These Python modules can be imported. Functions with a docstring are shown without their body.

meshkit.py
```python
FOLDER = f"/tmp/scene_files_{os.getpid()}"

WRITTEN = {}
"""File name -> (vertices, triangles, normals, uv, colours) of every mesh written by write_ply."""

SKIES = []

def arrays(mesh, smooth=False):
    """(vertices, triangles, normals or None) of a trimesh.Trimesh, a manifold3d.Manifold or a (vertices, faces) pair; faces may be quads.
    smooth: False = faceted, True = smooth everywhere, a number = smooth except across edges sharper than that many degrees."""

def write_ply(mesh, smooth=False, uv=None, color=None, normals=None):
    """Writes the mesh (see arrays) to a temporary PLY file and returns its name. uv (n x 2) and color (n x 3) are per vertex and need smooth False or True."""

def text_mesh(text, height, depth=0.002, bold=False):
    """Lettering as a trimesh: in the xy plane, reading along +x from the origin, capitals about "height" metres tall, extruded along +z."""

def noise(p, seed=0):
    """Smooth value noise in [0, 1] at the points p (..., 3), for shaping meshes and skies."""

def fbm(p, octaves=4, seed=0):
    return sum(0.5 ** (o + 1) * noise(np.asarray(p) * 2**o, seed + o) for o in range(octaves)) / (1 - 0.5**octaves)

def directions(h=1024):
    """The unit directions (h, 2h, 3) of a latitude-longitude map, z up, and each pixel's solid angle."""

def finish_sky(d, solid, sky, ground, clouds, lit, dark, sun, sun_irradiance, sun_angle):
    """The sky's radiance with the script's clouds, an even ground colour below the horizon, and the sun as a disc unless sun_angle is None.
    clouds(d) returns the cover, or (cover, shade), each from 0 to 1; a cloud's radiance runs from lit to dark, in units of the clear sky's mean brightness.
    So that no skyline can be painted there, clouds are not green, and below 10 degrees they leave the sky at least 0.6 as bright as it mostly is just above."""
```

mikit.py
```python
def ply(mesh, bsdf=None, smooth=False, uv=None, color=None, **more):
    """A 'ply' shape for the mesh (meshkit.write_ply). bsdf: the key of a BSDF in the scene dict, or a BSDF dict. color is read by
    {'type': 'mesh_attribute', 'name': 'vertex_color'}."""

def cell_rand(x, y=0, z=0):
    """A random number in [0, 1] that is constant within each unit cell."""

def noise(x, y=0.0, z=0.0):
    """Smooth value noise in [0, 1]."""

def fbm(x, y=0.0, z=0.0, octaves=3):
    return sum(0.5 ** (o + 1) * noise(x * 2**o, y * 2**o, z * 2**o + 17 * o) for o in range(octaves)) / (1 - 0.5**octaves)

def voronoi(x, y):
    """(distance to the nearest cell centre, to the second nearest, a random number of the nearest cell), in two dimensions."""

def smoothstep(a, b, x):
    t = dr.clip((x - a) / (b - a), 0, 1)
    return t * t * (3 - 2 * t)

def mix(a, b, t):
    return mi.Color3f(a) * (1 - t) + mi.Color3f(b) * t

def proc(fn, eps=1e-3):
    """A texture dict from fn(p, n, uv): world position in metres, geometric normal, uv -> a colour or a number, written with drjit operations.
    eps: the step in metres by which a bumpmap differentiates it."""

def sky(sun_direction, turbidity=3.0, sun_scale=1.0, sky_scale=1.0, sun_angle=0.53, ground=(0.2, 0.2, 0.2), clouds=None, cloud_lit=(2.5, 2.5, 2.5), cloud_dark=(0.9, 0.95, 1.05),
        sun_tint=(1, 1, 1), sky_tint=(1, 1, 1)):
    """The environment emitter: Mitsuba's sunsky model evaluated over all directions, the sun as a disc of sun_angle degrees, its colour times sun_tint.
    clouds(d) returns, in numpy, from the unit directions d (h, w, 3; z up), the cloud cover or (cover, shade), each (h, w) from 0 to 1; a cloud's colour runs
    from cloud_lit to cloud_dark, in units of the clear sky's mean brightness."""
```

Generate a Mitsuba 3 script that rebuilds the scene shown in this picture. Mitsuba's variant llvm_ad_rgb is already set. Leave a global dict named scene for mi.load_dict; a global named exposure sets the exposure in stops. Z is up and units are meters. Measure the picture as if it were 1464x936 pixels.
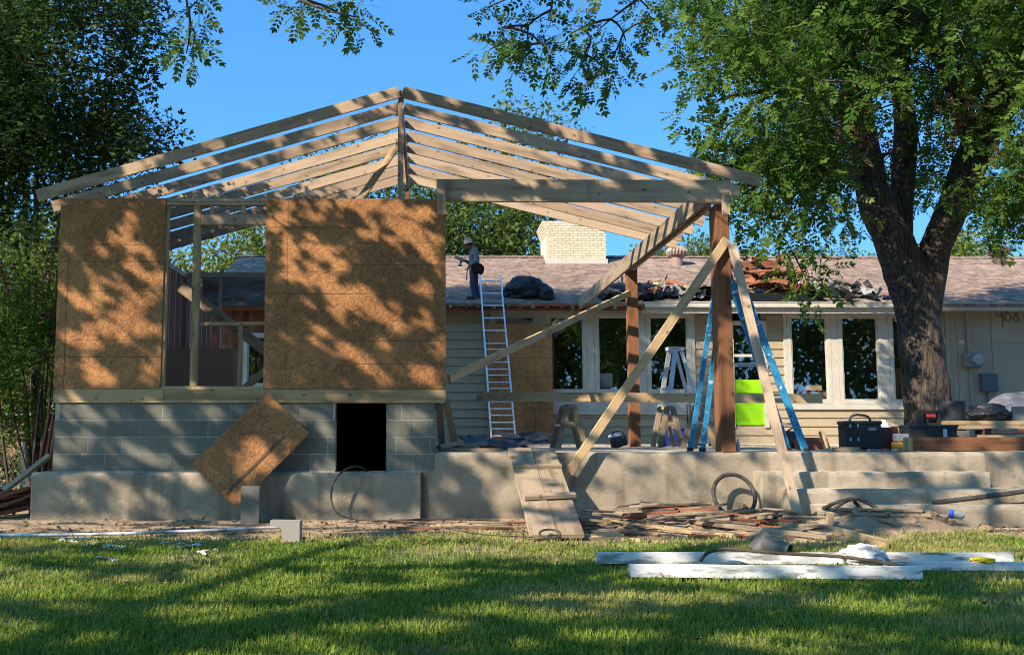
import math, random
import numpy as np, trimesh, manifold3d
import drjit as dr
import mitsuba as mi
import mikit, meshkit
from mikit import proc, noise, fbm, smoothstep, mix, cell_rand, voronoi
from shapely.geometry import Polygon, box as sbox

T = mi.ScalarTransform4f
rng = np.random.default_rng(11)
random.seed(5)
scene, labels = {}, {}

# ---------------------------------------------------------------- camera, sky, exposure
PITCH, YAW = math.atan(153 / 1450), math.atan(17 / 1450)
EYE = np.array([0, 0, 1.04])
FWD = np.array([math.sin(YAW) * math.cos(PITCH), math.cos(YAW) * math.cos(PITCH), math.sin(PITCH)])
scene['camera'] = {'type': 'perspective', 'fov': 2 * math.degrees(math.atan(732 / 1450)), 'fov_axis': 'x',
    'principal_point_offset_x': 102 / 1464, 'near_clip': 0.05, 'far_clip': 400.0,
    'to_world': T().look_at(origin=EYE.tolist(), target=(EYE + FWD).tolist(), up=[0, 0, 1])}
SUN = np.array([-1.07, -1.0, 1.1])
scene['sky'] = mikit.sky(SUN.tolist(), turbidity=6, sky_tint=(0.32, 0.72, 1.18), sun_tint=(.87, .94, 1.04), ground=(.12, .13, .08))
exposure = 2.98

# ---------------------------------------------------------------- keys
_used = {}
def numbered(name):
    n = _used.get(name, 0); _used[name] = n + 1
    return name if n == 0 else '%s_%03d' % (name, n)
def tell(k, label=None, cat=None, group=None, kind=None):
    d = labels.setdefault(k, {})
    for a, b in (('label', label), ('category', cat), ('group', group), ('kind', kind)):
        if b: d[a] = b
    return k
def thing(name, label, cat, group=None):
    return tell(numbered(name), label, cat, group)
def put(name, mesh, mat, parent=None, smooth=False, color=None, **kw):
    k = numbered((parent + '__' if parent else '') + name)
    uv = None
    if isinstance(mesh, tuple) and len(mesh) == 3:
        v, f, uv = mesh
        mesh = (v, f)
    if color is not None:
        n = len(mesh[0]) if isinstance(mesh, tuple) else len(mesh.vertices)
        color = np.tile(np.asarray(color, float), (n, 1)) if np.ndim(color) == 1 else color
        mat = mat or 'paint'
        if smooth not in (False, True): smooth = True
    if uv is not None and smooth not in (False, True): smooth = False
    scene[k] = mikit.ply(mesh, 'mat_' + mat, smooth=smooth, uv=uv, color=color, **kw)
    return k
def one(name, mesh, mat, label, cat, group=None, **kw):
    k = put(name, mesh, mat, None, **kw)
    return tell(k, label, cat, group)
def struct(name, mesh, mat, **kw):
    return tell(put(name, mesh, mat, None, **kw), kind='structure')

# ---------------------------------------------------------------- meshes
_rid = [0]
def unit(v):
    v = np.asarray(v, float); return v / max(np.linalg.norm(v), 1e-12)
CORN = np.array([[x, y, z] for x in (-1, 1) for y in (-1, 1) for z in (-1, 1)], float) / 2
QUADS = [(0, 1, 3, 2), (4, 6, 7, 5), (0, 4, 5, 1), (2, 3, 7, 6), (0, 2, 6, 4), (1, 5, 7, 3)]
def obox(c, ax, size, rid=None):
    """box from centre, 3 axes (rows) and sizes; 24 vertices, uv = (along longest axis, across) + piece number"""
    if rid is None: _rid[0] += 1; rid = _rid[0]
    ax = np.asarray(ax, float); size = np.asarray(size, float)
    loc = CORN * size
    V, F, UV = [], [], []
    order = np.argsort(-size)
    for qi, q in enumerate(QUADS):
        p = loc[list(q)]
        nrm = qi // 2
        rest = [a for a in order if a != nrm]
        b = len(V)
        V.extend(p @ ax + c)
        UV.extend(np.stack([p[:, rest[0]] + rid * 3.17, p[:, rest[1]] + p[:, nrm] * .7 + 10 * rid], 1))
        F += [(b, b + 1, b + 2), (b, b + 2, b + 3)]
    return np.array(V), np.array(F), np.array(UV)
def bx(x0, x1, y0, y1, z0, z1, rid=None):
    return obox(np.array([x0 + x1, y0 + y1, z0 + z1]) / 2, np.eye(3), [x1 - x0, y1 - y0, z1 - z0], rid)
def bar(p0, p1, w, t, up=(0, 0, 1), rid=None):
    """board from p0 to p1, w measured along 'up', t across"""
    p0, p1 = np.asarray(p0, float), np.asarray(p1, float)
    a = unit(p1 - p0); s = unit(np.cross(a, up)); u = np.cross(s, a)
    return obox((p0 + p1) / 2, [a, u, s], [np.linalg.norm(p1 - p0), w, t], rid)
def join(*ms):
    V, F, U, b = [], [], [], 0
    for m in ms:
        v, f = (np.asarray(m.vertices), np.asarray(m.faces)) if hasattr(m, 'faces') else (m[0], m[1])
        V.append(v); F.append(np.asarray(f) + b); b += len(v)
        U.append(m[2] if isinstance(m, tuple) and len(m) == 3 else np.zeros((len(v), 2)))
    return np.vstack(V), np.vstack(F), np.vstack(U)
def tube(P, r, n=8, cap=True, disp=None):
    P = np.asarray(P, float); m = len(P); r = np.broadcast_to(np.asarray(r, float), (m,))
    t = np.gradient(P, axis=0); t /= np.linalg.norm(t, axis=1, keepdims=True) + 1e-12
    a0 = np.array([1, 0, 0]) if abs(t[0][0]) < .8 else np.array([0, 1, 0])
    A = []
    for i in range(m):
        a0 = unit(a0 - t[i] * (a0 @ t[i])); A.append(a0)
    A = np.array(A); Bv = np.cross(t, A)
    th = np.arange(n) * 2 * np.pi / n
    ring = A[:, None] * np.cos(th)[None, :, None] + Bv[:, None] * np.sin(th)[None, :, None]
    rr = np.repeat(r[:, None], n, 1)
    if disp is not None: rr = rr * disp(P[:, None] + ring * rr[..., None], th)
    V = (P[:, None] + ring * rr[..., None]).reshape(-1, 3)
    i, j = np.meshgrid(np.arange(m - 1), np.arange(n), indexing='ij'); i, j = i.ravel(), j.ravel(); k = (j + 1) % n
    F = np.vstack([np.stack([i * n + j, i * n + k, (i + 1) * n + k], 1), np.stack([i * n + j, (i + 1) * n + k, (i + 1) * n + j], 1)])
    if cap:
        V = np.vstack([V, P[0], P[-1]]); c0, c1 = m * n, m * n + 1; j = np.arange(n); k = (j + 1) % n
        F = np.vstack([F, np.stack([k, j, j * 0 + c0], 1), np.stack([(m - 1) * n + j, (m - 1) * n + k, j * 0 + c1], 1)])
    return V, F
def smooth_path(P, n=30):
    from scipy.interpolate import CubicSpline
    P = np.asarray(P, float); d = np.r_[0, np.cumsum(np.linalg.norm(np.diff(P, axis=0), axis=1))]
    return CubicSpline(d, P)(np.linspace(0, d[-1], n))
def rbox(size, r=.02, c=(0, 0, 0), rot=None):
    """rounded box (hull of 8 spheres)"""
    s = np.maximum(np.asarray(size, float) / 2 - r, 1e-4)
    ball = trimesh.creation.icosphere(subdivisions=1, radius=r).vertices
    pts = (np.array([[x, y, z] for x in (-1, 1) for y in (-1, 1) for z in (-1, 1)]) * s)[:, None] + ball[None]
    m = trimesh.convex.convex_hull(pts.reshape(-1, 3))
    if rot is not None: m.apply_transform(rot)
    m.apply_translation(c)
    return m
def rotz(d): return trimesh.transformations.rotation_matrix(math.radians(d), [0, 0, 1])
def rotx(d): return trimesh.transformations.rotation_matrix(math.radians(d), [1, 0, 0])
def roty(d): return trimesh.transformations.rotation_matrix(math.radians(d), [0, 1, 0])
def heap(x0, x1, y0, y1, fn, nx, ny):
    """sheet over a rectangle, z = fn(x, y)"""
    X, Y = np.meshgrid(np.linspace(x0, x1, nx), np.linspace(y0, y1, ny))
    V = np.stack([X, Y, fn(X, Y)], -1).reshape(-1, 3)
    i, j = np.meshgrid(np.arange(ny - 1), np.arange(nx - 1), indexing='ij'); a = (i * nx + j).ravel()
    return V, np.vstack([np.stack([a, a + 1, a + nx + 1], 1), np.stack([a, a + nx + 1, a + nx], 1)])
def N3(X, Y, s, seed=0, o=4):
    X, Y = np.broadcast_arrays(np.asarray(X, float), np.asarray(Y, float))
    return meshkit.fbm(np.stack([X * s, Y * s, np.full(X.shape, 3.3 + seed)], -1), o, seed)

# ---------------------------------------------------------------- materials
def rough(c, r=.8, **k): return {'type': 'twosided', 'b': {'type': 'principled', 'base_color': c, 'roughness': r, 'specular': .3, **k}}
def bumped(c, h, scale=1.0, r=.85, **k):
    return {'type': 'twosided', 'b': {'type': 'bumpmap', 'arbitrary': proc(h), 'scale': scale, 'b': {'type': 'principled', 'base_color': c, 'roughness': r, 'specular': .25, **k}}}
rgb = lambda *c: {'type': 'rgb', 'value': list(c)}
def pid(uv): return cell_rand(dr.floor(uv.y / 10 + .5), 3.0, 1.0)
def wood(a, b, grain=.5, knots=True):
    def fn(p, n, uv):
        r = pid(uv)
        g = fbm(uv.x * 1.3 + r * 50, uv.y * 38.0, r * 9, 3)
        ring = .5 + .5 * dr.sin((uv.y * 95 + 5 * fbm(uv.x * .9 + r * 31, uv.y * 9, 2.0, 2)) * 2.2)
        t = .50 * g + .2 * ring + .55 * (r - .3)
        c = mix(a, b, dr.clip(t, 0, 1))
        if knots:
            kx = dr.floor(uv.x / .55); ky = cell_rand(kx, dr.floor(uv.y / 10 + .5), 5) - .5
            d = dr.sqrt(dr.square((uv.x / .55 - kx - .5) * .55 / 1.5) + dr.square(uv.y - 10 * dr.floor(uv.y / 10 + .5) - ky * .13))
            c = c * (1 - .55 * smoothstep(.022, .008, d) * (cell_rand(kx, ky * 99, 2) > .45))
        dirt = smoothstep(.45, .75, fbm(uv.x * 2.2 + r * 17, uv.y * 14, r * 5, 4))
        return c * (1 - .38 * dirt)
    return proc(fn)
def grain_h(p, n, uv): return .0012 * fbm(uv.x * 2, uv.y * 60, 1.0, 2)
def osb(p, n, uv):
    a, b = p.x + .4 * p.y, p.z + .9 * p.y
    best, tone = mi.Float(-1), mi.Float(0)
    for i, (c_, s_) in enumerate(((.94, .34), (.17, .98), (-.77, .64), (.64, .77))):
        u, v = a * c_ + b * s_, b * c_ - a * s_
        row = dr.floor(v * 76); k = u * 12 + 5 * cell_rand(row, i, 3)
        h = cell_rand(dr.floor(k), row, i + 11); h = h + .15 * cell_rand(dr.floor(k * 9), row, i)
        tone = dr.select(h > best, cell_rand(dr.floor(k), row, i + 31), tone); best = dr.maximum(best, h)
    c = mix((.165, .068, .028), (.54, .265, .10), dr.clip(.62 * tone + .55 * fbm(a * 2.3, b * 2.3, 5.0, 3) - .12, 0, 1))
    return c * (.80 + .36 * fbm(a * 1.1, b * 1.6, 7.0, 3)) * (.92 + .16 * pid(uv))
def cmu(p, n, uv):
    f = fbm(p.x * 55, p.y * 55, p.z * 55, 3); g = fbm(p.x * 2.2, p.y * 2.2, p.z * 2.2, 3)
    return mix((.115, .115, .096), (.225, .22, .18), .45 * f + .3 * g + .35 * pid(uv) - .1)
def concrete(p, n, uv):
    f = fbm(p.x * 38, p.y * 38, p.z * 38, 3); g = fbm(p.x * 1.4, p.y * 1.4, p.z * 2.4, 4)
    st = fbm(p.x * 7, p.y * 2, p.z * .7, 3)
    c = mix((.20, .165, .118), (.46, .39, .295), .4 * f + .75 * g - .1)
    stain = smoothstep(.48, .70, st) * .6 + .4 * smoothstep(.45, .0, p.z + .25 * fbm(p.x * 2.5, 1.0, p.y, 3))
    vv = voronoi(p.x * 17, p.z * 17 + p.y * 7)
    pit = smoothstep(.05 + .16 * vv[2] * vv[2], .03, vv[0]) * (noise(p.x * 2.6, p.z * 2.6) > .55)
    lines = smoothstep(.93, 1.0, noise(p.z * 16, 1.0 + p.x * .15, 2.0)) * .3
    return c * (1 - .5 * stain) * (1 - .4 * pit) * (1 - lines)
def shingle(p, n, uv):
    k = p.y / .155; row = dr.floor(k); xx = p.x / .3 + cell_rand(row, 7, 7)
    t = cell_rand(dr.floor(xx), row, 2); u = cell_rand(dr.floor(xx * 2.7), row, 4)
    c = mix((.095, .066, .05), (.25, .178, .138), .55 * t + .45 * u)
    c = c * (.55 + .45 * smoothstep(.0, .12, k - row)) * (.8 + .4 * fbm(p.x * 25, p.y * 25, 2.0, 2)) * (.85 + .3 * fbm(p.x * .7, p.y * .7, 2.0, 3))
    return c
def shingle_h(p, n, uv):
    k = p.y / .155; xx = p.x / .3 + cell_rand(dr.floor(k), 7, 7)
    return .012 * (1 - (k - dr.floor(k))) + .004 * cell_rand(dr.floor(xx * 2.7), dr.floor(k), 4)
def siding(p, n, uv):
    return mix((.34, .27, .18), (.42, .34, .235), .6 * fbm(p.x * 1.2, p.y, p.z * 6, 3) + .4 * pid(uv)) * (.93 + .1 * fbm(p.x * 40, p.y, p.z * 90, 2))
def bark(p, n, uv):
    w = fbm(p.x * 5, p.y * 5, p.z * 1.3, 3)
    a = dr.atan2(p.y - 17.0, p.x - 8.4) * 6
    v = voronoi(p.x * 34 + p.y * 18 + 6 * w, p.z * 3.2 + 5 * w)
    r = smoothstep(-.1, .5, v[1] - v[0]) * (.6 + .4 * fbm(p.x * 60 + p.y * 30, p.z * 6, 3.0, 3))
    return mix((.024, .019, .016), (.125, .098, .078), r * (.45 + .75 * fbm(p.x * 30, p.y * 30, p.z * 14, 3)))
def leafcol(a, b, c):
    def fn(p, n, uv):
        m = mix(a, b, uv.x)
        return mix(m, c, smoothstep(.72, 1.0, uv.y) * .8) * (.8 + .4 * fbm(p.x * .9, p.y * .9, p.z * .9, 2))
    return proc(fn)
def leafmat(a, b, c, tr=.7):
    return {'type': 'principledthin', 'base_color': leafcol(a, b, c), 'roughness': .5, 'spec_trans': 0.0, 'diff_trans': tr, 'eta': 1.4}
def grasscol(p, n, uv):
    g = fbm(p.x * 1.0, p.y * 1.6, 2.0, 4)
    dry = smoothstep(.46, .66, g + .22 * smoothstep(9.0, 11.5, p.y)) * .8
    c = mix((.095, .17, .028), (.31, .40, .075), uv.x)
    c = mix(c, (.46, .41, .16), dr.clip(dry * (.35 + .65 * uv.y) , 0, 1))
    return c
def soil(p, n, uv):
    f = fbm(p.x * 30, p.y * 30, p.z * 30, 3); g = fbm(p.x * 1.7, p.y * 2.3, 5.0, 4)
    return mix((.11, .075, .048), (.43, .32, .215), .4 * f + .8 * g - .15)
def lawn(p, n, uv):
    g = fbm(p.x * .9, p.y * 1.5, 2.0, 4); f = fbm(p.x * 24, p.y * 24, 1.0, 3)
    d = smoothstep(.45, .62, g + .25 * smoothstep(9.5, 11.6, p.y))
    return mix(mix((.03, .05, .014), (.07, .085, .03), f), mix((.12, .10, .05), (.25, .19, .11), f), d)
def fold(p, n, uv): return .05 * fbm(p.x * 6, p.y * 6, p.z * 6, 4)
M = {
 'lumber': bumped(wood((.36, .24, .12), (.58, .41, .23)), grain_h),
 'old_wood': bumped(wood((.21, .15, .10), (.40, .31, .21)), grain_h),
 'rafter_wood': bumped(wood((.30, .21, .14), (.55, .41, .285)), grain_h),
 'cedar': bumped(wood((.12, .05, .024), (.29, .13, .062)), grain_h),
 'rust_wood': bumped(wood((.13, .045, .028), (.36, .14, .08), knots=False), grain_h),
 'osb': rough(proc(osb), .8),
 'cmu': bumped(proc(cmu), lambda p, n, uv: .004 * fbm(p.x * 80, p.y * 80, p.z * 80, 2)),
 'mortar': rough(proc(lambda p, n, uv: mix((.30, .29, .26), (.42, .41, .37), fbm(p.x * 30, p.y * 30, p.z * 30, 3)))),
 'concrete': bumped(proc(concrete), lambda p, n, uv: .012 * fbm(p.x * 9, p.y * 9, p.z * 9, 4) + .006 * fbm(p.x * 60, p.y * 60, p.z * 60, 2)),
 'shingle': bumped(proc(shingle), shingle_h, 1.0, .9),
 'siding': rough(proc(siding), .6),
 'trim': rough(proc(lambda p, n, uv: mix((.44, .41, .35), (.56, .53, .465), fbm(p.x * 4, p.y * 4, p.z * 4, 3))), .55),
 'brick': rough(proc(lambda p, n, uv: mix((.52, .44, .30), (.72, .62, .45), .6 * pid(uv) + .4 * fbm(p.x * 14, p.y * 14, p.z * 30, 3)))),
 'bark': bumped(proc(bark), lambda p, n, uv: .03 * fbm(p.x * 22, p.y * 22, p.z * 5, 3)),
 'twig': rough(rgb(.075, .055, .042), .9),
 'leaf_mid': leafmat((.06, .13, .024), (.135, .22, .042), (.24, .30, .08), .95),
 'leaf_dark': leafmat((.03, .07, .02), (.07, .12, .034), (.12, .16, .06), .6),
 'leaf_lime': leafmat((.12, .17, .03), (.22, .26, .055), (.30, .31, .10), .8),
 'leaf_far': leafmat((.06, .11, .022), (.14, .19, .045), (.22, .24, .08), .9),
 'leaf_dry': leafmat((.16, .10, .05), (.26, .18, .10), (.2, .15, .1), .5),
 'flower': leafmat((.14, .012, .05), (.22, .035, .10), (.2, .05, .12), .4),
 'blade': {'type': 'principledthin', 'base_color': proc(grasscol), 'roughness': .55, 'spec_trans': 0.0, 'diff_trans': .8, 'eta': 1.4},
 'soil': bumped(proc(soil), lambda p, n, uv: .03 * fbm(p.x * 26, p.y * 26, p.z * 26, 4), 1.0, .95),
 'lawn': rough(proc(lawn), .95),
 'paint': {'type': 'twosided', 'b': {'type': 'principled', 'base_color': {'type': 'mesh_attribute', 'name': 'vertex_color'}, 'roughness': .55, 'specular': .4}},
 'matte': {'type': 'twosided', 'b': {'type': 'principled', 'base_color': {'type': 'mesh_attribute', 'name': 'vertex_color'}, 'roughness': .95, 'specular': .1}},
 'alu': {'type': 'twosided', 'b': {'type': 'principled', 'base_color': proc(lambda p, n, uv: mix((.5, .52, .55), (.75, .77, .8), fbm(p.x * 8, p.y * 8, p.z * 8, 3))), 'metallic': .7, 'roughness': .38}},
 'fibreglass': rough(proc(lambda p, n, uv: mix((.02, .16, .34), (.05, .30, .52), fbm(p.x * 9, p.y * 9, p.z * 12, 3)) * (1 - .5 * smoothstep(.62, .72, fbm(p.x * 25, p.y * 25, p.z * 30, 3))) + mi.Color3f(.3, .3, .28) * smoothstep(.68, .74, fbm(p.x * 16 + 5, p.y * 16, p.z * 16, 3))), .45),
 'tarp_black': bumped(proc(lambda p, n, uv: mix((.006, .007, .009), (.03, .033, .04), fbm(p.x * 7, p.y * 7, p.z * 7, 3))), lambda p, n, uv: .018 * fbm(p.x * 9, p.y * 9, p.z * 9, 3), 1.0, .42),
 'tarp_grey': bumped(proc(lambda p, n, uv: mix((.08, .08, .10), (.17, .17, .20), fbm(p.x * 5, p.y * 5, p.z * 5, 3))), fold, 1.0, .55),
 'felt': bumped(proc(lambda p, n, uv: mix((.14, .135, .13), (.36, .35, .34), fbm(p.x * 3, p.y * 3, p.z * 5, 4))), fold, 1.0, .8),
 'white_board': bumped(proc(lambda p, n, uv: mix((.52, .51, .49), (.82, .81, .79), .25 + .75 * fbm(p.x * 3, p.y * 7, p.z * 7, 4)) * (1 - .6 * smoothstep(.48, .72, fbm(p.x * 7, p.y * 9, p.z * 24, 4)))), lambda p, n, uv: .01 * fbm(p.x * 12, p.y * 12, p.z * 12, 3), 1.0, .5),
 'rubber': rough(proc(lambda p, n, uv: mix((.018, .017, .016), (.085, .078, .07), fbm(p.x * 20, p.y * 20, p.z * 20, 3))), .6),
 'lime': rough(proc(lambda p, n, uv: mix((.22, .52, .008), (.30, .64, .015), fbm(p.x * 3, p.y * 3, p.z * 3, 2))), .4),
 'glass': {'type': 'thindielectric', 'int_ior': 2.2},
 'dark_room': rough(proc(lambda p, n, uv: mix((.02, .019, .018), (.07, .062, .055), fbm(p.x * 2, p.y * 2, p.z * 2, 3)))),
 'brick_red': rough(proc(lambda p, n, uv: mix((.30,.13,.08),(.42,.22,.14), cell_rand(dr.floor(p.x/.2+.5*dr.floor(p.z/.075)), dr.floor(p.z/.075), 3)) * (.7+.3*smoothstep(0.,.12, p.z/.075-dr.floor(p.z/.075))))),
 'skin': rough(rgb(.36, .19, .13), .6),
}
for k_, v_ in M.items(): scene['mat_' + k_] = v_
# ---------------------------------------------------------------- ground
YF = 12.2           # front plane of the addition
def ground_z(X, Y):
    b = np.clip((np.asarray(Y, float) - 10.4) / 1.8, 0, 1)
    z = .05 * b * b + .03 * (N3(X, Y, .8, 1) - .5) * np.clip((np.asarray(Y, float) - 3) / 3, 0, 1)
    z += .022 * b * (N3(X, Y, 5, 2) - .4)
    m = np.exp(-((X - 4.7) / .9) ** 2 - ((Y - 10.55) / .62) ** 2)       # spoil heap before the steps
    m2 = .55 * np.exp(-((X - 2.75) / .9) ** 2 - ((Y - 11.5) / .5) ** 2)
    return z + (m * .27 + m2 * .22) * (.55 + .8 * N3(X, Y, 3.2, 3))
struct('lawn', heap(-12, 14, -3, 9.6, ground_z, 131, 64), 'lawn', smooth=True)
struct('soil_strip', heap(-12, 14, 9.6, 12.6, ground_z, 330, 56), 'soil', smooth=True)
v_, f_ = heap(-120, 120, -60, 160, lambda X, Y: np.full(X.shape, -.06), 3, 3)
struct('ground', (v_, f_), 'lawn')
struct('side_yard', heap(-40, -4.95, 12.6, 60, lambda X, Y: -.02 + .03 * N3(X, Y, .7), 60, 60), 'lawn')
# patio slab, its front face rough cast
def slabmesh(x0, x1, y0, y1, z0, z1, nx, nz, amp=.012):
    top = bx(x0, x1, y0 + .03, y1, z0, z1)[:2]
    V, F = heap(0, 1, 0, 1, lambda X, Y: X * 0, nx, nz)
    u, w = V[:, 0], V[:, 1]
    X = x0 + u * (x1 - x0); Z = z0 + w * (z1 - z0)
    lip = np.clip((z1 - Z) / .05, 0, 1)
    Yv = y0 + amp * 2 * (N3(X, Z, 2.4, 7) - .5) + amp * .8 * (N3(X, Z, 14, 8) - .5) + .03 * (1 - lip) ** 2
    Yv = np.where((u < 1e-6) | (u > 1 - 1e-6), y0 + .03, Yv)
    return join(top, (np.stack([X, Yv, Z - .004 * (1 - lip) * N3(X, Z, 9, 3)], 1), F))[:2]
struct('patio_slab', slabmesh(-.08, 16, YF, 23.6, -.05, .83, 420, 40), 'concrete', smooth=40)

# ---------------------------------------------------------------- concrete steps
st = thing('concrete_steps', 'three wide weathered concrete steps rising to the patio slab', 'steps')
put('step', slabmesh(3.88, 6.58, 11.9, YF + .05, -.05, .605, 160, 30), 'concrete', st, smooth=40)
put('step', slabmesh(4.1, 7.6, 11.6, 11.9 + .02, -.05, .425, 160, 22), 'concrete', st, smooth=40)
put('step', slabmesh(4.3, 7.9, 11.3, 11.6 + .02, -.05, .26, 160, 14), 'concrete', st, smooth=40)

# ---------------------------------------------------------------- the addition
A = thing('framed_addition', 'unfinished wooden addition with open rafters and strand board walls on a block base', 'building')
put('footing', slabmesh(-4.68, -.085, 12.1, 12.75, -.05, .595, 260, 30, .016), 'concrete', A, smooth=40)
# block wall: recessed mortar, each block a piece
bw = A + '__block_wall'
HX0, HX1, HZ0, HZ1 = -1.11, -.51, .60, 1.42
put('block_wall', join(bx(-4.46, HX0 - .012, YF + .004, YF + .18, .596, 1.42), bx(HX1 + .012, .07, YF + .004, YF + .18, .596, 1.42)), 'mortar', A)
tell(bw, 'grey concrete block foundation wall')
crs = (1.42 - .605) / 4
for r in range(4):
    z0 = .605 + r * crs
    x = -4.465 + (0 if r % 2 else -.205)
    if r == 3: x += .06
    while x < .08:
        a, b = max(x, -4.465), min(x + .398, .075)
        x += .408
        for a2, b2 in ((a, min(b, HX0)), (max(a, HX1), b)):
            if b2 - a2 > .05:
                o = rng.uniform(-.003, .003)
                put('block', bx(a2, b2, YF + o, YF + .17, z0 + .005, z0 + crs - .006), 'cmu', bw)
# crawl space: side and back, and the deck above
put('crawl_wall', join(bx(-4.4, -4.2, YF + .2, 20, .0, 1.528), bx(-.1, .07, YF + .2, 20, .84, 1.528), bx(-4.2, -.1, 19.8, 20, 0, 1.528)), 'cmu', A)
put('floor_deck', bx(-4.46, .19, YF + .045, 20.2, 1.53, 1.575), 'osb', A)
put('rim_board', bar((-4.48, YF - .005, 1.515), (-3.17, YF - .005, 1.515), .125, .04), 'lumber', A)
put('rim_board', bar((-3.165, YF - .004, 1.513), (.205, YF - .004, 1.513), .125, .04), 'lumber', A)
put('sill_plate', bar((-4.47, YF + .09, 1.437), (.12, YF + .09, 1.437), .034, .2), 'lumber', A)
put('sill_plate', bar((-4.48, YF - .012, 1.437), (.19, YF - .012, 1.437), .034, .022), 'lumber', A)
# sheathing panels
P0, P1 = YF - .014, YF - .002
for xs, zs in (((-4.485, -3.215), (1.587, 2.17, 2.765, 3.33, 3.905)), ((-1.985, -.9255), (1.587, 2.36, 3.0, 3.905)), ((-.9245, .205), (1.587, 2.165, 2.735, 3.36, 3.905))):
    for a, b in zip(zs[:-1], zs[1:]):
        o = rng.uniform(-.001, .0016)
        put('wall_panel', bx(xs[0], xs[1], P0 + o, P1 + o, a + .002, b - .002), 'osb', A)
for a, b, z in ((-4.48, -3.22, 1.965), (-4.48, -3.22, 3.125), (-1.98, .2, 2.165), (-1.98, -.93, 2.735), (-.92, .2, 3.09), (-.92, .2, 1.885), (-1.98,-.93,3.55)):
    put('nail_line', bx(a, b, P0 - .0024, P0 - .0016, z - .004, z + .004), 'paint', A, color=(.10, .07, .05))
for x, a, b in ((-1.72, 1.6, 3.9), (-4.37, 1.6, 3.9)):
    put('nail_line', bx(x - .0025, x + .0025, P0 - .0034, P0 - .0026, a, b), 'paint', A, color=(.13, .09, .06))
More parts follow.
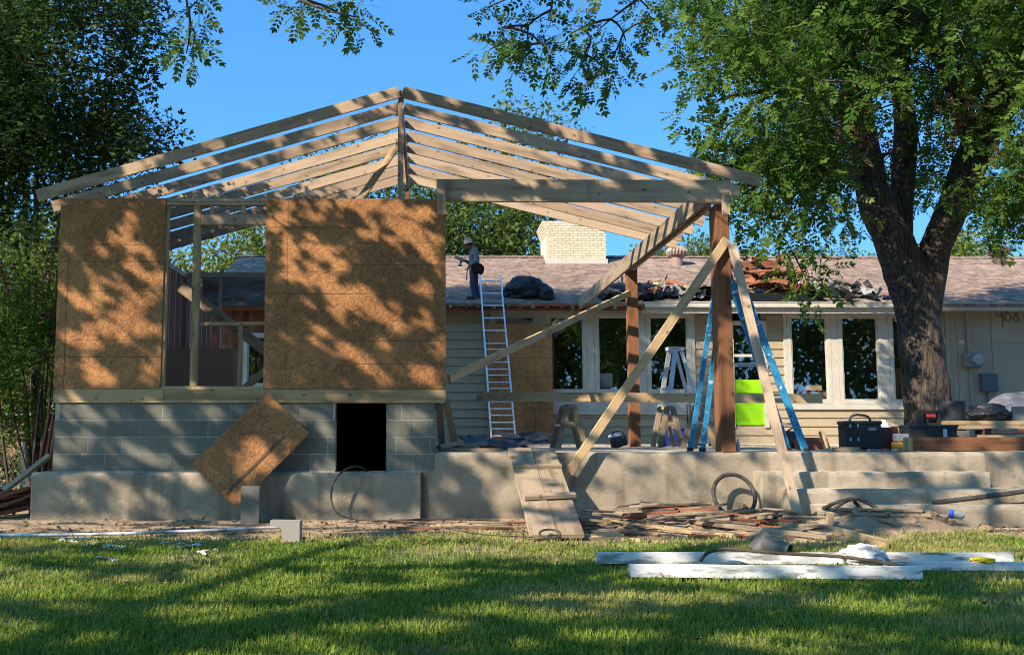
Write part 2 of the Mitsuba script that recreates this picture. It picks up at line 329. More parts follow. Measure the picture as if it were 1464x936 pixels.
# front wall framing
def stud(x, y, z0, z1, w=.038, d=.089, mat='lumber'):
    return put('stud', bx(x - w / 2, x + w / 2, y - d / 2, y + d / 2, z0, z1), mat, A)
Ym = YF + .05
put('top_plate', bx(-4.48, .2, YF + .004, YF + .093, 3.872, 3.910), 'rafter_wood', A)
put('top_plate', bx(-4.47, .2, YF + .002, YF + .091, 3.830, 3.868), 'rafter_wood', A)
put('bottom_plate', bx(-4.46, .2, YF + .002, YF + .091, 1.578, 1.616), 'lumber', A)
stud(-2.83, Ym, 1.62, 3.826, .08)
for x in (-3.99, -3.6, -1.72, -1.32, -.925, -.52, -.11): stud(x, Ym, 1.62, 3.826)
put('header', bx(-2.785, -1.96, YF + .0, YF + .08, 3.585, 3.715), 'rafter_wood', A)
for x in (-2.66, -2.27): stud(x, Ym, 3.72, 3.826)
stud(-2.345, Ym + .35, 1.58, 2.40, .04); stud(-3.2, Ym, 1.62, 3.82); stud(-1.96, Ym, 1.62, 3.58); stud(-4.4, Ym, 1.62, 3.82); stud(.17, Ym, 1.62, 3.82)
put('blocking', bar((-2.85, Ym + .37, 2.41), (-1.7, Ym + .37, 2.42), .04, .09), 'lumber', A)
put('brace', bar((-3.35, 13.6, 3.02), (-1.9, 13.5, 1.95), .14, .04), 'rafter_wood', A)
put('brace', bar((-2.45, 13.3, 1.60), (-1.85, 13.3, 2.15), .09, .04), 'lumber', A)
# left wall, seen from inside: red-brown boards behind its studs, and the back wall
for i in range(25):
    y0 = YF + .18 + i * .32
    put('side_board', bx(-4.452, -4.43, y0, y0 + .312, 1.58, 3.80), 'paint', A, color=np.array((.42, .21, .13)) * rng.uniform(.8, 1.15))
for i in range(20):
    put('side_stud', bx(-4.428, -4.34, YF + .2 + i * .406, YF + .24 + i * .406, 1.62, 3.82), 'paint', A, color=np.array((.46, .28, .19)) * rng.uniform(.8, 1.15))
put('side_plate', bx(-4.46, -4.34, YF + .1, 20.35, 3.826, 3.905), 'rafter_wood', A)
put('back_plate', bx(-4.335, .2, 18.0, 18.09, 3.83, 3.93), 'rafter_wood', A)
for x in (-4.28, -3.74, -2.9, -1.6, -.6): put('back_stud', bx(x - .022, x + .022, 18.0, 18.09, 1.58, 3.826), 'rafter_wood', A)
put('inner_board', bx(-4.1, -2.85, 14.9, 14.93, 1.58, 2.30), 'paint', A, color=(.46, .27, .16))
tell(A + '__inner_board', 'brown sheet of board standing on the deck')
put('inner_board', bx(-2.42, -1.2, 15.6, 15.63, 1.58, 2.6), 'paint', A, color=(.14, .075, .055))
# ridge, rafters
RX, RT = -.35, 5.336
put('ridge_board', bx(RX - .019, RX + .019, YF + .042, 16.55, 5.09, 5.30), 'rafter_wood', A)
for k in range(8):
    y = YF + .02 + .6 * k
    j = rng.uniform(-.012, .012, 4)
    if k == 0:
        put('rafter', bar((RX - .022, y, RT - .072), (-4.79, y, 3.94), .142, .038), 'rafter_wood', A)
        put('rafter', bar((RX + .022, y, RT - .072), (4.09, y, 4.15), .142, .038), 'rafter_wood', A)
    else:
        put('rafter', bar((RX - .024, y, RT - .076 + j[0]), (-4.78 + j[1] * 3, y + j[1], 3.94 + j[2]), .142, .038), 'rafter_wood', A)
        put('rafter', bar((RX + .024, y, RT - .076 + j[3]), (4.03 + j[2] * 5, y - j[1], 4.155 + j[0]), .142, .038), 'rafter_wood', A)
put('king_post', bx(RX - .035, RX + .035, YF + .045, YF + .09, 3.915, 5.2), 'rafter_wood', A)
put('king_post', bx(RX - .045, RX + .02, 16.5, 16.56, 3.93, 5.08), 'cedar', A)
put('king_post', bx(-.62, -.54, 16.2, 16.26, 3.93, 4.4), 'cedar', A)
put('brace', bar((-.41, 13.78, 5.08), (-1.02, 13.9, 4.22), .09, .04), 'lumber', A)
# patio roof: beams and posts
put('beam', bx(.09, 3.70, YF - .07, YF - .005, 3.868, 4.14), 'rafter_wood', A)
put('beam_splice', bx(1.93, 1.97, YF - .078, YF - .0705, 3.88, 4.13), 'rafter_wood', A)
put('beam_hanger', bx(.10, .20, YF - .125, YF - .074, 3.69, 4.1), 'rafter_wood', A)
put('beam', bx(3.42, 3.47, YF + .01, 24.0, 3.875, 4.125), 'old_wood', A)
put('beam', bx(3.52, 3.57, YF + .36, 17.4, 3.88, 4.1), 'rafter_wood', A)
put('post', bx(3.53, 3.69, YF + .02, YF + .33, .832, 3.862), 'cedar', A)
put('post', bx(3.475, 3.655, 17.55, 17.72, .832, 4.12), 'cedar', A)
put('post_cap', bx(3.575, 3.66, YF - .125, YF - .074, 3.70, 3.98), 'rafter_wood', A)
put('brace', bar((3.64, YF - .05, 3.41), (1.56, 12.05, .46), .105, .04, up=(0, -1, 0.0)) if False else bar((3.64, YF - .03, 3.41), (1.56, 12.05, .46), .105, .04), 'lumber', A)
put('brace', bar((3.70, YF - .02, 3.36), (4.06, 11.24, .12), .04, .10, up=(0, 1, .3)), 'rafter_wood', A)
put('brace', bar((.25, 12.42, 1.72), (3.47, 17.3, 3.47), .10, .04), 'lumber', A)

# ---------------------------------------------------------------- the house
H = thing('ranch_house', 'low tan house with brown shingle roof, white windows and lap siding behind the patio', 'house')
YW = 23.5
def cut(x0, x1, holes):
    segs = [(x0, x1)]
    for a, b in holes:
        segs = [s for p, q in segs for s in ((p, min(q, a)), (max(p, b), q)) if s[1] - s[0] > .02]
    return segs
sw = put('siding_wall', join(*[bx(a, b, YW + .04, YW + .12, z0, z1) for z0, z1, hs in ((.8, 1.24, []), (1.24, 1.62, [(7.1, 7.78)]), (1.62, 3.96, [(1.44, 6.18), (7.1, 7.78), (8.3, 11.68), (-4.24, -3.3)]), (3.96, 4.05, []))
                               for a, b in cut(-5.15, 11.95, hs)]), 'siding', H)
z = .83
while z < 3.9:
    holes = [(7.0, 7.88)] if z > 1.05 else []
    if z > 1.5: holes += [(1.42, 6.2), (8.28, 11.7)]
    if z > 2.0: holes += [(-4.32, -3.2)]
    for a, b in cut(-.6, 11.95, holes):
        v, f, u = bx(a, b, YW, YW + .012, z, z + .204)
        v[:, 1] += np.where(v[:, 2] < z + .1, -.016, .016)
        put('board', (v, f, u), 'siding', sw)
    z += .2
for i in range(38):                                                 # stripped sheathing behind the addition
    x = -5.15 + i * .12
    for a, b in (((.83, 3.95),) if not -4.45 < x < -3.2 else ((.83, 2.1), (3.4, 3.95))):
        put('stripped_board', bx(x, x + .112, YW + .005, YW + .03, a, b), 'rust_wood' if i % 3 else 'cedar', sw)
# windows: frame, pane
def window(x0, x1, z0, z1, fw=.085, name='window'):
    w = H + '__' + name
    y0, y1 = YW - .045, YW + .06
    k = put(name, join(bx(x0 - fw, x0, y0, y1, z0 - fw, z1 + fw), bx(x1, x1 + fw, y0, y1, z0 - fw, z1 + fw), bx(x0, x1, y0, y1, z0 - fw, z0), bx(x0, x1, y0, y1, z1, z1 + fw)), 'trim', H)
    b = .028
    put('sash', join(bx(x0, x0 + b, y0 + .02, y1 - .02, z0, z1), bx(x1 - b, x1, y0 + .02, y1 - .02, z0, z1), bx(x0 + b, x1 - b, y0 + .02, y1 - .02, z0, z0 + b), bx(x0 + b, x1 - b, y0 + .02, y1 - .02, z1 - b, z1)), 'trim', k)
    g = np.array([[x0 + b, YW + .01, z0 + b], [x1 - b, YW + .01, z0 + b], [x1 - b, YW + .01, z1 - b], [x0 + b, YW + .01, z1 - b]])
    put('pane', (g, np.array([[0, 1, 2], [0, 2, 3]])), 'glass', k)
    return k
for a, b in ((1.53, 2.45), (2.82, 3.60), (3.94, 4.69), (5.15, 6.03)): window(a, b, 2.06, 3.77)
for a, b in ((8.45, 9.29), (9.64, 10.49), (10.83, 11.55)): window(a, b, 1.83, 3.77)
window(-4.2, -3.34, 2.2, 3.3)
tr = lambda *a: put('trim_board', bx(*a), 'trim', H)
for a, b, zl in ((1.42, 6.2, 1.62), (8.28, 11.7, 1.74)):
    tr(a, b, YW - .03, YW + .03, 3.86, 3.965); tr(a, b, YW - .05, YW + .03, zl - .12, zl)
for a, b in ((2.54, 2.73), (3.69, 3.85), (4.78, 5.06), (6.12, 6.2), (1.42, 1.44)): tr(a, b, YW - .035, YW + .04, 1.62, 3.86)
for a, b in ((8.28, 8.36), (9.38, 9.55), (10.58, 10.74), (11.64, 11.7)): tr(a, b, YW - .035, YW + .04, 1.74, 3.86)
for a, b in ((2.73, 3.69), (3.85, 4.78), (5.06, 6.12)): put('infill', bx(a, b, YW - .01, YW + .03, 1.62, 1.975), 'trim', H)
put('infill', bx(1.44, 2.54, YW - .01, YW + .03, 1.62, 1.975), 'trim', H)
# door between the window groups
dk = put('door', join(bx(7.0, 7.1, YW - .04, YW + .05, 1.2, 3.68), bx(7.78, 7.88, YW - .04, YW + .05, 1.2, 3.68), bx(7.1, 7.78, YW - .04, YW + .05, 3.58, 3.68)), 'trim', H)
tell(dk, 'white framed door with bright lime green lower half')
put('lower_panel', bx(7.1, 7.78, YW - .01, YW + .03, 1.26, 1.99), 'lime', dk)
put('upper_panel', bx(7.1, 7.78, YW - .008, YW + .03, 2.0, 2.31), 'lime', dk)
g = np.array([[7.1, YW, 2.31], [7.78, YW, 2.31], [7.78, YW, 3.58], [7.1, YW, 3.58]])
put('pane', (g, np.array([[0, 1, 2], [0, 2, 3]])), 'glass', dk)
put('mid_rail', bx(7.1, 7.78, YW - .02, YW + .02, 2.84, 2.9), 'trim', dk)
# rooms behind the glass
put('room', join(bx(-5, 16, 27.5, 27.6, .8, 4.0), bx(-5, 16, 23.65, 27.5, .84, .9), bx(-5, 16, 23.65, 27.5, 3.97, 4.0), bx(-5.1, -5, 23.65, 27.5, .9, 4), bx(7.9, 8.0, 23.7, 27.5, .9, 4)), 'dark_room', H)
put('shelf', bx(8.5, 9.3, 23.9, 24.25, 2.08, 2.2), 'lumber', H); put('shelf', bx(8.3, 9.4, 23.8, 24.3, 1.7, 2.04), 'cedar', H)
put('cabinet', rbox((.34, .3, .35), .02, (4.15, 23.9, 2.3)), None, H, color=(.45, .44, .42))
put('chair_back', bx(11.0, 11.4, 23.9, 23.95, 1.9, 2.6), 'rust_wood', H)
# right-hand wall of flat panels
pw = put('panel_wall', bx(11.95, 18, YW + .02, YW + .1, .8, 4.0), 'siding', H)
for i, (a, b) in enumerate(((11.97, 12.35), (12.36, 13.17), (13.18, 13.98), (14.0, 15.2), (15.22, 16.4))):
    put('panel', bx(a, b, YW, YW + .018, .84, 3.16 if i == 2 else 3.95), 'siding', pw)
put('panel', bx(13.18, 13.98, YW - .004, YW + .014, 3.2, 3.95), 'siding', pw)
put('corner_board', bx(11.72, 11.95, YW - .03, YW + .05, .84, 3.95), 'siding', H)
put('corner_board', bx(12.1, 12.16, YW - .04, YW - .002, .84, 3.95), 'siding', H)
k = put('electric_meter', join(rbox((.42, .16, .33), .03, (12.66, YW - .08, 2.76))), None, H, color=(.19, .19, .2))
cyl = trimesh.creation.cylinder(.12, .1, sections=24); cyl.apply_transform(rotx(90)); cyl.apply_translation((12.72, YW - .2, 2.78))
put('dial', cyl, None, k, color=(.32, .33, .34))
k = put('junction_box', rbox((.37, .14, .42), .02, (13.02, YW - .07, 2.24)), None, H, color=(.075, .095, .115))
put('conduit', tube([(12.98, YW - .05, 2.04), (12.98, YW - .05, 1.5)], .022, 8), None, k, color=(.1, .1, .1))
put('conduit', tube([(12.62, YW - .05, 2.6), (12.62, YW - .05, 1.4)], .022, 8), None, H, color=(.3, .28, .24))
put('conduit', tube([(12.6, YW - .05, 2.95), (12.6, YW - .05, 3.9)], .03, 8), None, H, color=(.3, .28, .24))
put('standpipe', tube([(13.5, YW - .3, .9), (13.5, YW - .3, 1.78)], .045, 10), None, H, color=(.6, .6, .58))
# house number sprayed by hand: 908
def stroke(P, r=.010):
    P = np.array(P, float); P = smooth_path(P, 24)
    return tube(np.stack([P[:, 0], np.full(len(P), YW - .007), P[:, 1]], 1), r, 5)
num = [[(13.36, 3.93), (13.33, 3.85), (13.38, 3.80), (13.46, 3.86), (13.44, 3.94), (13.46, 3.85), (13.47, 3.66), (13.45, 3.52)],
       [(13.60, 3.9), (13.54, 3.84), (13.53, 3.74), (13.58, 3.68), (13.64, 3.73), (13.65, 3.83), (13.60, 3.9)],
       [(13.85, 3.97), (13.77, 3.98), (13.73, 3.9), (13.80, 3.82), (13.84, 3.73), (13.78, 3.66), (13.72, 3.72), (13.78, 3.83), (13.84, 3.9), (13.86, 3.97)]]
put('sprayed_number', join(*[stroke(p) for p in num]), None, H, color=(.07, .06, .055))
tell(H + '__sprayed_number', 'the number 908 sprayed in black on the panel')
# roof
def rz(y): return 4.03 + (y - 22.95) * (5.98 - 4.03) / (28 - 22.95)
v, f = [], []
Vr = np.array([[-5.3, 22.92, rz(22.92)], [18, 22.92, rz(22.92)], [18, 28, 5.98], [-5.3, 28, 5.98], [-5.3, 33, 4.05], [18, 33, 4.05]])
Vr2 = Vr - [0, 0, .07]
Fr = np.array([[0, 1, 2], [0, 2, 3], [3, 2, 5], [3, 5, 4], [6, 8, 7], [6, 9, 8], [9, 11, 8], [9, 10, 11], [0, 7, 1], [0, 6, 7], [0, 3, 9], [0, 9, 6], [3, 4, 10], [3, 10, 9]])
rf = put('roof', (np.vstack([Vr, Vr2]), Fr), 'shingle', H)
for i in range(76):
    x = -5.3 + i * .31
    put('ridge_cap', join(bar((x, 27.93, 5.975), (x + .3, 27.93, 5.985), .012, .2, up=(0, -.38, 1)), bar((x, 28.07, 5.975), (x + .3, 28.07, 5.985), .012, .2, up=(0, .38, 1))), 'shingle', rf)
put('gable_wall', join(bx(-5.1, -5.02, 23.6, 32.5, 3.9, 4.05), (np.array([[-5.05, 23.4, 4.0], [-5.05, 32.6, 4.0], [-5.05, 28, 5.85]]), np.array([[0, 1, 2]]))), 'siding', H)
put('soffit', bx(-5.2, 17.9, 22.98, YW + .1, 3.955, 3.97), 'trim', H)
gt = put('gutter', join(bx(4.9, 11.4, 22.86, 22.875, 3.95, 4.045), bx(4.9, 11.4, 22.86, 22.96, 3.93, 3.95), bx(4.9, 11.4, 22.845, 22.875, 4.03, 4.05)), 'trim', H)
put('fascia', bx(4.9, 11.4, 22.962, 22.985, 3.80, 3.965), 'trim', H)
put('fascia', bx(11.41, 18, 22.93, 22.985, 3.86, 4.06), 'siding', H)
put('fascia', bx(-5.2, 4.85, 22.99, 23.03, 3.86, 3.965), 'rust_wood', H)
for i in range(15):
    x = .5 + i * .31 + rng.uniform(-.05, .05)
    put('rafter_tail', bx(x, x + rng.uniform(.04, .08), 22.80 + rng.uniform(0, .1), 23.1, 3.90 + rng.uniform(-.02, .01), 3.99), 'rust_wood' if i % 3 else 'old_wood', H)
put('underlay', bx(2.2, 4.8, 22.9, 23.0, 3.96, 3.995), 'paint', H, color=(.34, .11, .07))
# chimney
CX0, CX1, CY0, CY1, CZ0, CZ1 = 3.2, 4.83, 27.2, 28.5, 5.6, 6.83
ch = put('chimney', bx(CX0 + .012, CX1 - .012, CY0 + .014, CY1, CZ0, CZ1), 'cmu', H)
nr = 18; hb = (CZ1 - CZ0) / nr
for r in range(nr):
    fl = max(0, (r - 12) / 5) * .11 if r < 18 else 0
    x = CX0 - fl - (.11 if r % 2 else 0)
    while x < CX1:
        a, b = max(x, CX0 - fl), min(x + .205, CX1)
        x += .217
        if b - a > .03: put('brick', bx(a, b, CY0 - rng.uniform(0, .004) - fl * .3, CY0 + .1, CZ0 + r * hb + .004, CZ0 + (r + 1) * hb - .006), 'brick', ch)
    for i in range(6):
        put('brick', bx(CX0 - fl - .002, CX0 + .1 - fl, CY0 + .105 + i * .217, CY0 + .105 + i * .217 + .205, CZ0 + r * hb + .004, CZ0 + (r + 1) * hb - .006), 'brick', ch)
put('flashing', join(bx(CX0 - .03, CX1 + .03, CY0 - .05, CY0 - .006, 5.62, 5.78)), 'trim', ch)
# turbine vents on the roof
def turbine(x, y, z, c):
    k = put('roof_vent', trimesh.creation.cylinder(.16, .34, sections=20, transform=trimesh.transformations.translation_matrix((x, y, z + .05))), None, H, color=np.array(c) * .8, smooth=False)
    for i in range(18):
        th = i * 2 * math.pi / 18
        P = [(x + math.cos(th + .25 * (s - .5)) * r, y + math.sin(th + .25 * (s - .5)) * r, z + .22 + .3 * s) for s, r in ((0, .14), (.25, .235), (.5, .26), (.75, .22), (1, .10))]
        put('vane', tube(P, [.02, .035, .042, .035, .015], 5), None, k, color=c)
    put('cap', trimesh.creation.icosphere(subdivisions=2, radius=.2).apply_transform(np.diag([1, 1, .75, 1])).apply_translation((x, y, z + .37)), None, k, color=np.array(c) * .5)
turbine(6.7, 27.0, rz(27.0) - .02, (.36, .25, .21)); turbine(15.6, 27.2, rz(27.2) - .02, (.10, .06, .055))
# ---------------------------------------------------------------- trees and grass
def leaf_template(n=4, ang=52, width=.085, ln=.34):
    """pinnate leaf of 2n+1 leaflets, length 1 along x, drooping in z"""
    V, F = [], []
    def let(s, a, L):
        p = np.array([s, 0, -.22 * s * s]); d = np.array([math.cos(a), math.sin(a), -.25]); q = np.array([-math.sin(a), math.cos(a), 0]) * width * L / ln
        b = len(V); V.extend([p, p + d * L * .45 + q + [0, 0, .012], p + d * L, p + d * L * .45 - q + [0, 0, .012]]); F.extend([(b, b + 1, b + 2), (b, b + 2, b + 3)])
    for i in range(n):
        s = .22 + .66 * i / max(n - 1, 1)
        for sg in (-1, 1): let(s, sg * math.radians(ang - 12 * i / n), ln * (.85 + .15 * i / n))
    let(.9, 0, ln * 1.1)
    return np.array(V), np.array(F)
def single_template(w=.3):
    return np.array([[0, 0, 0], [.45, w, .04], [1, 0, -.1], [.45, -w, .04]]), np.array([[0, 1, 2], [0, 2, 3]])
def leaf_cloud(P, D, L, tmpl, r, clump=None):
    v, f = tmpl; n = len(P)
    x = D / np.linalg.norm(D, axis=1, keepdims=True)
    y = np.cross(x, r.normal(size=(n, 3)) * .45 + [0, 0, 1.0]); y /= np.linalg.norm(y, axis=1, keepdims=True) + 1e-9
    z = np.cross(x, y)
    L = np.broadcast_to(L, (n,))
    V = (P[:, None] + L[:, None, None] * (v[None, :, :1] * x[:, None] + v[None, :, 1:2] * y[:, None] + v[None, :, 2:] * z[:, None])).reshape(-1, 3)
    F = (f[None] + (np.arange(n) * len(v))[:, None, None]).reshape(-1, 3)
    uv = np.repeat(np.stack([r.random(n), r.random(n) if clump is None else clump], 1), len(v), 0)
    return V, F, uv
def in_ball(n, r):
    d = r.normal(size=(n, 3)); d /= np.linalg.norm(d, axis=1, keepdims=True)
    return d * r.random((n, 1)) ** (1 / 3)
def in_ellipsoids(E, n, r, thr=.42, s=.75, shell=.0):
    vol = np.array([e[1][0] * e[1][1] * e[1][2] for e in E]); out = []
    for e, w in zip(E, vol / vol.sum()):
        b = in_ball(int(n * w * 3) + 8, r); b = b[np.linalg.norm(b, axis=1) >= shell]
        p = np.array(e[0]) + b * np.array(e[1])
        k = meshkit.fbm(p * s + 9, 2, 4) > thr
        out.append(p[k][:int(n * w) + 1])
    return np.vstack(out)
def clump_leaves(tips, per, R, L, r, tmpl, down=.6, out=.8):
    n = len(tips); m = n * per
    off = in_ball(m, r); P = np.repeat(tips, per, 0) + off * np.repeat(np.broadcast_to(R, (n,)), per)[:, None]
    D = off * out + r.normal(size=(m, 3)) * .45 - np.array([0, 0, down])
    return leaf_cloud(P, D, L * r.uniform(.7, 1.2, m), tmpl, r, np.repeat(r.random(n), per))
def grow(nodes, tips, r, r0=.035, sides=5):
    """twigs from the nearest existing node to every tip"""
    N = np.array(nodes, float); out = []
    d0 = ((tips[:, None] - N[None]) ** 2).sum(-1).min(1)
    for i in np.argsort(d0):
        t = tips[i]; d = ((N - t) ** 2).sum(1) + 1.2 * np.maximum(0, N[:, 2] - t[2]) ** 2
        a = N[np.argmin(d)]; ln = np.linalg.norm(t - a)
        if ln < .12: continue
        m = (a + t) / 2 + r.normal(size=3) * .10 * ln + [0, 0, .10 * ln]
        s = np.linspace(0, 1, 5)[:, None]
        Pp = (1 - s) ** 2 * a + 2 * s * (1 - s) * m + s ** 2 * t
        ra = min(r0, .006 + .017 * ln)
        out.append(tube(Pp, np.linspace(ra, .005, 5), sides, cap=False))
        N = np.vstack([N, Pp[1:4]])
    V, F, b = [], [], 0
    for v, f in out: V.append(v); F.append(f + b); b += len(v)
    return np.vstack(V), np.vstack(F)
def path_nodes(P, n=40): return [p for p in smooth_path(P, n)]
PIN, PIN3, ONE = leaf_template(4), leaf_template(2, 58, .11, .42), single_template()

# big pecan-like tree on the right, growing through the patio
TR = thing('tree', 'big dark barked tree with forked trunk standing through the patio on the right', 'tree')
def barkd(p, th): return 1 + .10 * (meshkit.fbm(p * [3.5, 3.5, 1.0], 3, 3) - .5) + .17 * (meshkit.fbm(p * [15, 15, 3.2], 2, 5) - .5)
def at17(px, py, Y=17.0): return [(px - 613) * Y / 1450, Y, 1.04 + (621 - py) * Y / 1450]
def limb(name, pts, Y=17.0, n=46, sides=40):
    P = smooth_path([at17(x, y, Y + dy) for x, y, w, dy in pts], n)
    s = np.linspace(0, 1, len(pts)); R = np.interp(np.linspace(0, 1, n), s, [w * .44 * Y / 1450 for x, y, w, dy in pts])
    put(name, tube(P, R, sides, disp=barkd), 'bark', TR, smooth=True)
    return P
t1 = limb('trunk', [(1331, 655, 82, 0), (1331, 632, 73, 0), (1327, 560, 68, 0), (1323, 490, 66, 0), (1317, 430, 68, 0), (1306, 385, 58, 0), (1291, 340, 50, 0), (1268, 290, 44, 0), (1259, 222, 40, .1), (1246, 150, 35, .2), (1238, 98, 32, .3), (1216, 0, 30, .3), (1190, -120, 22, .3)], n=150, sides=110)
t2 = limb('limb', [(1328, 460, 44, -.05), (1341, 400, 48, -.05), (1354, 344, 48, -.1), (1379, 295, 54, -.2), (1411, 221, 50, -.3), (1438, 172, 54, -.4), (1480, 100, 48, -.5), (1530, 0, 44, -.6), (1600, -120, 36, -.6)], n=60)
t3 = limb('limb', [(1300, 370, 40, .15), (1304, 295, 36, .3), (1312, 221, 40, .4), (1316, 150, 34, .5), (1312, 80, 30, .5), (1330, 0, 26, .5), (1340, -100, 20, .5)], n=40)
t4 = limb('limb', [(1425, 190, 40, -.4), (1400, 140, 34, -.7), (1385, 74, 30, -1.0), (1362, 30, 28, -1.2), (1333, -6, 24, -1.4), (1300, -60, 18, -1.5)], n=30)
t5 = limb('limb', [(1250, 170, 20, .2), (1200, 140, 14, -.3), (1150, 120, 11, -.8), (1090, 118, 8, -1.3), (1040, 130, 5, -1.6)], n=24, sides=14)
t6 = limb('limb', [(1262, 240, 16, 0), (1215, 235, 12, -.6), (1150, 240, 9, -1.2), (1080, 235, 6, -1.5), (1030, 230, 4, -1.6)], n=24, sides=14)
r1 = np.random.default_rng(21)
ER = [((5.9, 15.6, 6.9), (1.75, 2.0, 1.9)), ((7.4, 15.2, 5.4), (2.0, 1.5, 1.2)), ((5.35, 15.2, 5.1), (1.05, 1.3, 1.15)), ((6.0, 15.0, 4.35), (.95, .9, .55)),
      ((6.15, 14.9, 3.55), (.95, .6, .42)), ((9.7, 15.4, 6.3), (2.2, 2.2, 2.0)), ((9.8, 16.2, 9.3), (3.5, 3.5, 2.6)), ((6.3, 16.2, 8.9), (2.1, 2.6, 1.7)), ((9.0, 15.6, 4.7), (1.3, .9, .7)),
      ((8.1, 15.4, 3.75), (.3, .3, .5)), ((4.75, 15.2, 6.0), (.8, 1.2, .9)), ((8.0, 18.8, 6.4), (2.0, .8, 1.6))]
tips = in_ellipsoids(ER, 1350, r1, .44, .8)
axis = np.vstack([t1[50:120], t2[8:44], t3[:24]])
near = np.min(np.hypot(tips[:, None, 0] - axis[None, :, 0] * tips[:, None, 1] / 17, (tips[:, None, 2] - 1.04) - (axis[None, :, 2] - 1.04) * tips[:, None, 1] / 17), axis=1)
tips = tips[(near > .55) | (tips[:, 1] > 17.2) | (r1.random(len(tips)) < np.where(tips[:, 2] < 5.6, .06, .3))]
tt = np.clip(17 - tips[:, 1], 0, 9); lx, lz = tips[:, 0] + 1.07 * tt, tips[:, 2] - 1.1 * tt      # leaves let some sun through to the trunk
tips = tips[~((np.abs(lx - 8.25) < .5) & (np.abs(lz - 2.6) < 1.1) & (r1.random(len(tips)) < .35))]
nodes = [p for P in (t1[50:], t2[14:], t3, t4, t5, t6) for p in P]
put('branches', grow(nodes, tips, r1, .04), 'twig', TR, smooth=True); tell(TR + '__branches', kind='stuff')
put('crown', clump_leaves(tips, 19, .40, .30, r1, PIN), 'leaf_mid', TR); tell(TR + '__crown', kind='stuff')
dead = in_ellipsoids([((6.9, 15.4, 6.2), (.7, .4, 1.0)), ((8.6, 15.4, 6.2), (.5, .5, .8))], 16, r1, .3)
put('dry_leaves', clump_leaves(dead, 9, .22, .26, r1, PIN), 'leaf_dry', TR); tell(TR + '__dry_leaves', kind='stuff')

# dark multi-stemmed tree on the left
TL = thing('tree', 'dark leaved tree with several thin stems left of the wooden wall', 'tree')
r2 = np.random.default_rng(22); st_ = []
for b, t, rr in (((-5.35, 14.6, 0), (-5.0, 14.3, 5.2), .05), ((-5.5, 14.7, 0), (-5.9, 14.4, 5.6), .06), ((-5.6, 14.5, 0), (-6.6, 14.2, 5.0), .05), ((-5.45, 14.4, 0), (-5.45, 13.9, 6.4), .055), ((-5.7, 14.8, 0), (-7.3, 15, 6.5), .07)):
    b, t = np.array(b), np.array(t); m = (b + t) / 2 + r2.normal(size=3) * .18
    P = smooth_path([b, m, t], 16); st_.append(P)
    put('stem', tube(P, np.linspace(rr, rr * .45, 16), 9), 'twig', TL, smooth=True)
EL = [((-5.5, 14.0, 6.5), (1.45, 1.8, 1.5)), ((-5.15, 13.9, 5.2), (1.3, 1.3, .8)), ((-6.6, 14.5, 5.0), (1.2, 1.5, 1.7)), ((-4.3, 14.0, 5.0), (.85, .8, .5)), ((-9.2, 15.5, 8.2), (2.6, 3.0, 3.0)), ((-6.2, 15.5, 11.4), (4.6, 2.6, 1.5)), ((-4.6, 14.2, 7.4), (.6, 1.2, .9))]
tips = in_ellipsoids(EL, 2100, r2, .33, 1.0)
tips = np.vstack([tips, in_ellipsoids([((-6.9, 15.5, 11.2), (2.0, 2.2, 2.0)), ((-11.5, 15.5, 12.5), (3.0, 2.5, 2.0))], 620, r2, .2, 1.0)])
put('branches', grow([p for P in st_ for p in P[5:]], tips, r2, .03), 'twig', TL, smooth=True); tell(TL + '__branches', kind='stuff')
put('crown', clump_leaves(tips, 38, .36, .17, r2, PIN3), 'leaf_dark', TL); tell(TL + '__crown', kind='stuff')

# flowering shrub below it
SH = thing('flowering_shrub', 'tall leggy green shrub with a few pink flowers beside the wooden wall', 'shrub')
r3 = np.random.default_rng(23); st_ = []
for i in range(7):
    b = np.array([-5.25 + r3.uniform(-.25, .25), 13.6 + r3.uniform(-.3, .3), 0]); t = b + [r3.uniform(-.55, .35), r3.uniform(-.5, .5), r3.uniform(2.3, 3.7)]
    P = smooth_path([b, (b + t) / 2 + r3.normal(size=3) * .1, t], 12); st_.append(P)
    put('stem', tube(P, np.linspace(.022, .008, 12), 7), 'twig', SH, smooth=True)
tips = in_ellipsoids([((-5.35, 13.5, 3.0), (.8, .8, 1.0)), ((-5.2, 13.4, 2.0), (.65, .6, .7)), ((-6.0, 13.8, 1.9), (.7, .7, .9)), ((-5.4, 14.2, 1.2), (.7, .4, .7))], 190, r3, .42, 1.6)
put('branches', grow([p for P in st_ for p in P[3:]], tips, r3, .015), 'twig', SH, smooth=True); tell(SH + '__branches', kind='stuff')
put('leaves', clump_leaves(tips, 30, .26, .13, r3, PIN3), 'leaf_mid', SH); tell(SH + '__leaves', kind='stuff')
for i in range(7):
    c = np.array([r3.uniform(-5.9, -4.75), 12.9 + r3.uniform(-.1, .2), r3.uniform(2.4, 3.8)])
    k = put('flower', clump_leaves(c[None], 40, .07, .045, r3, ONE, 0), 'flower', SH)

# low hedge along the fence
HG = thing('hedge', 'dark leafy hedge growing along the wire fence at the left edge', 'hedge')
r4 = np.random.default_rng(24); tips = in_ellipsoids([((-7.6, 17, .6), (1.9, .8, .75)), ((-5.7, 16.6, .5), (.9, .7, .6)), ((-9.6, 17.4, .7), (1.4, .8, .8))], 130, r4, .3, 1.3)
put('branches', grow([np.array([x, 16.9, z]) for x in np.arange(-10, -5, .5) for z in (.05, .3)], tips, r4, .015), 'twig', HG, smooth=True); tell(HG + '__branches', kind='stuff')
put('leaves', clump_leaves(tips, 34, .34, .16, r4, PIN3), 'leaf_dark', HG); tell(HG + '__leaves', kind='stuff')
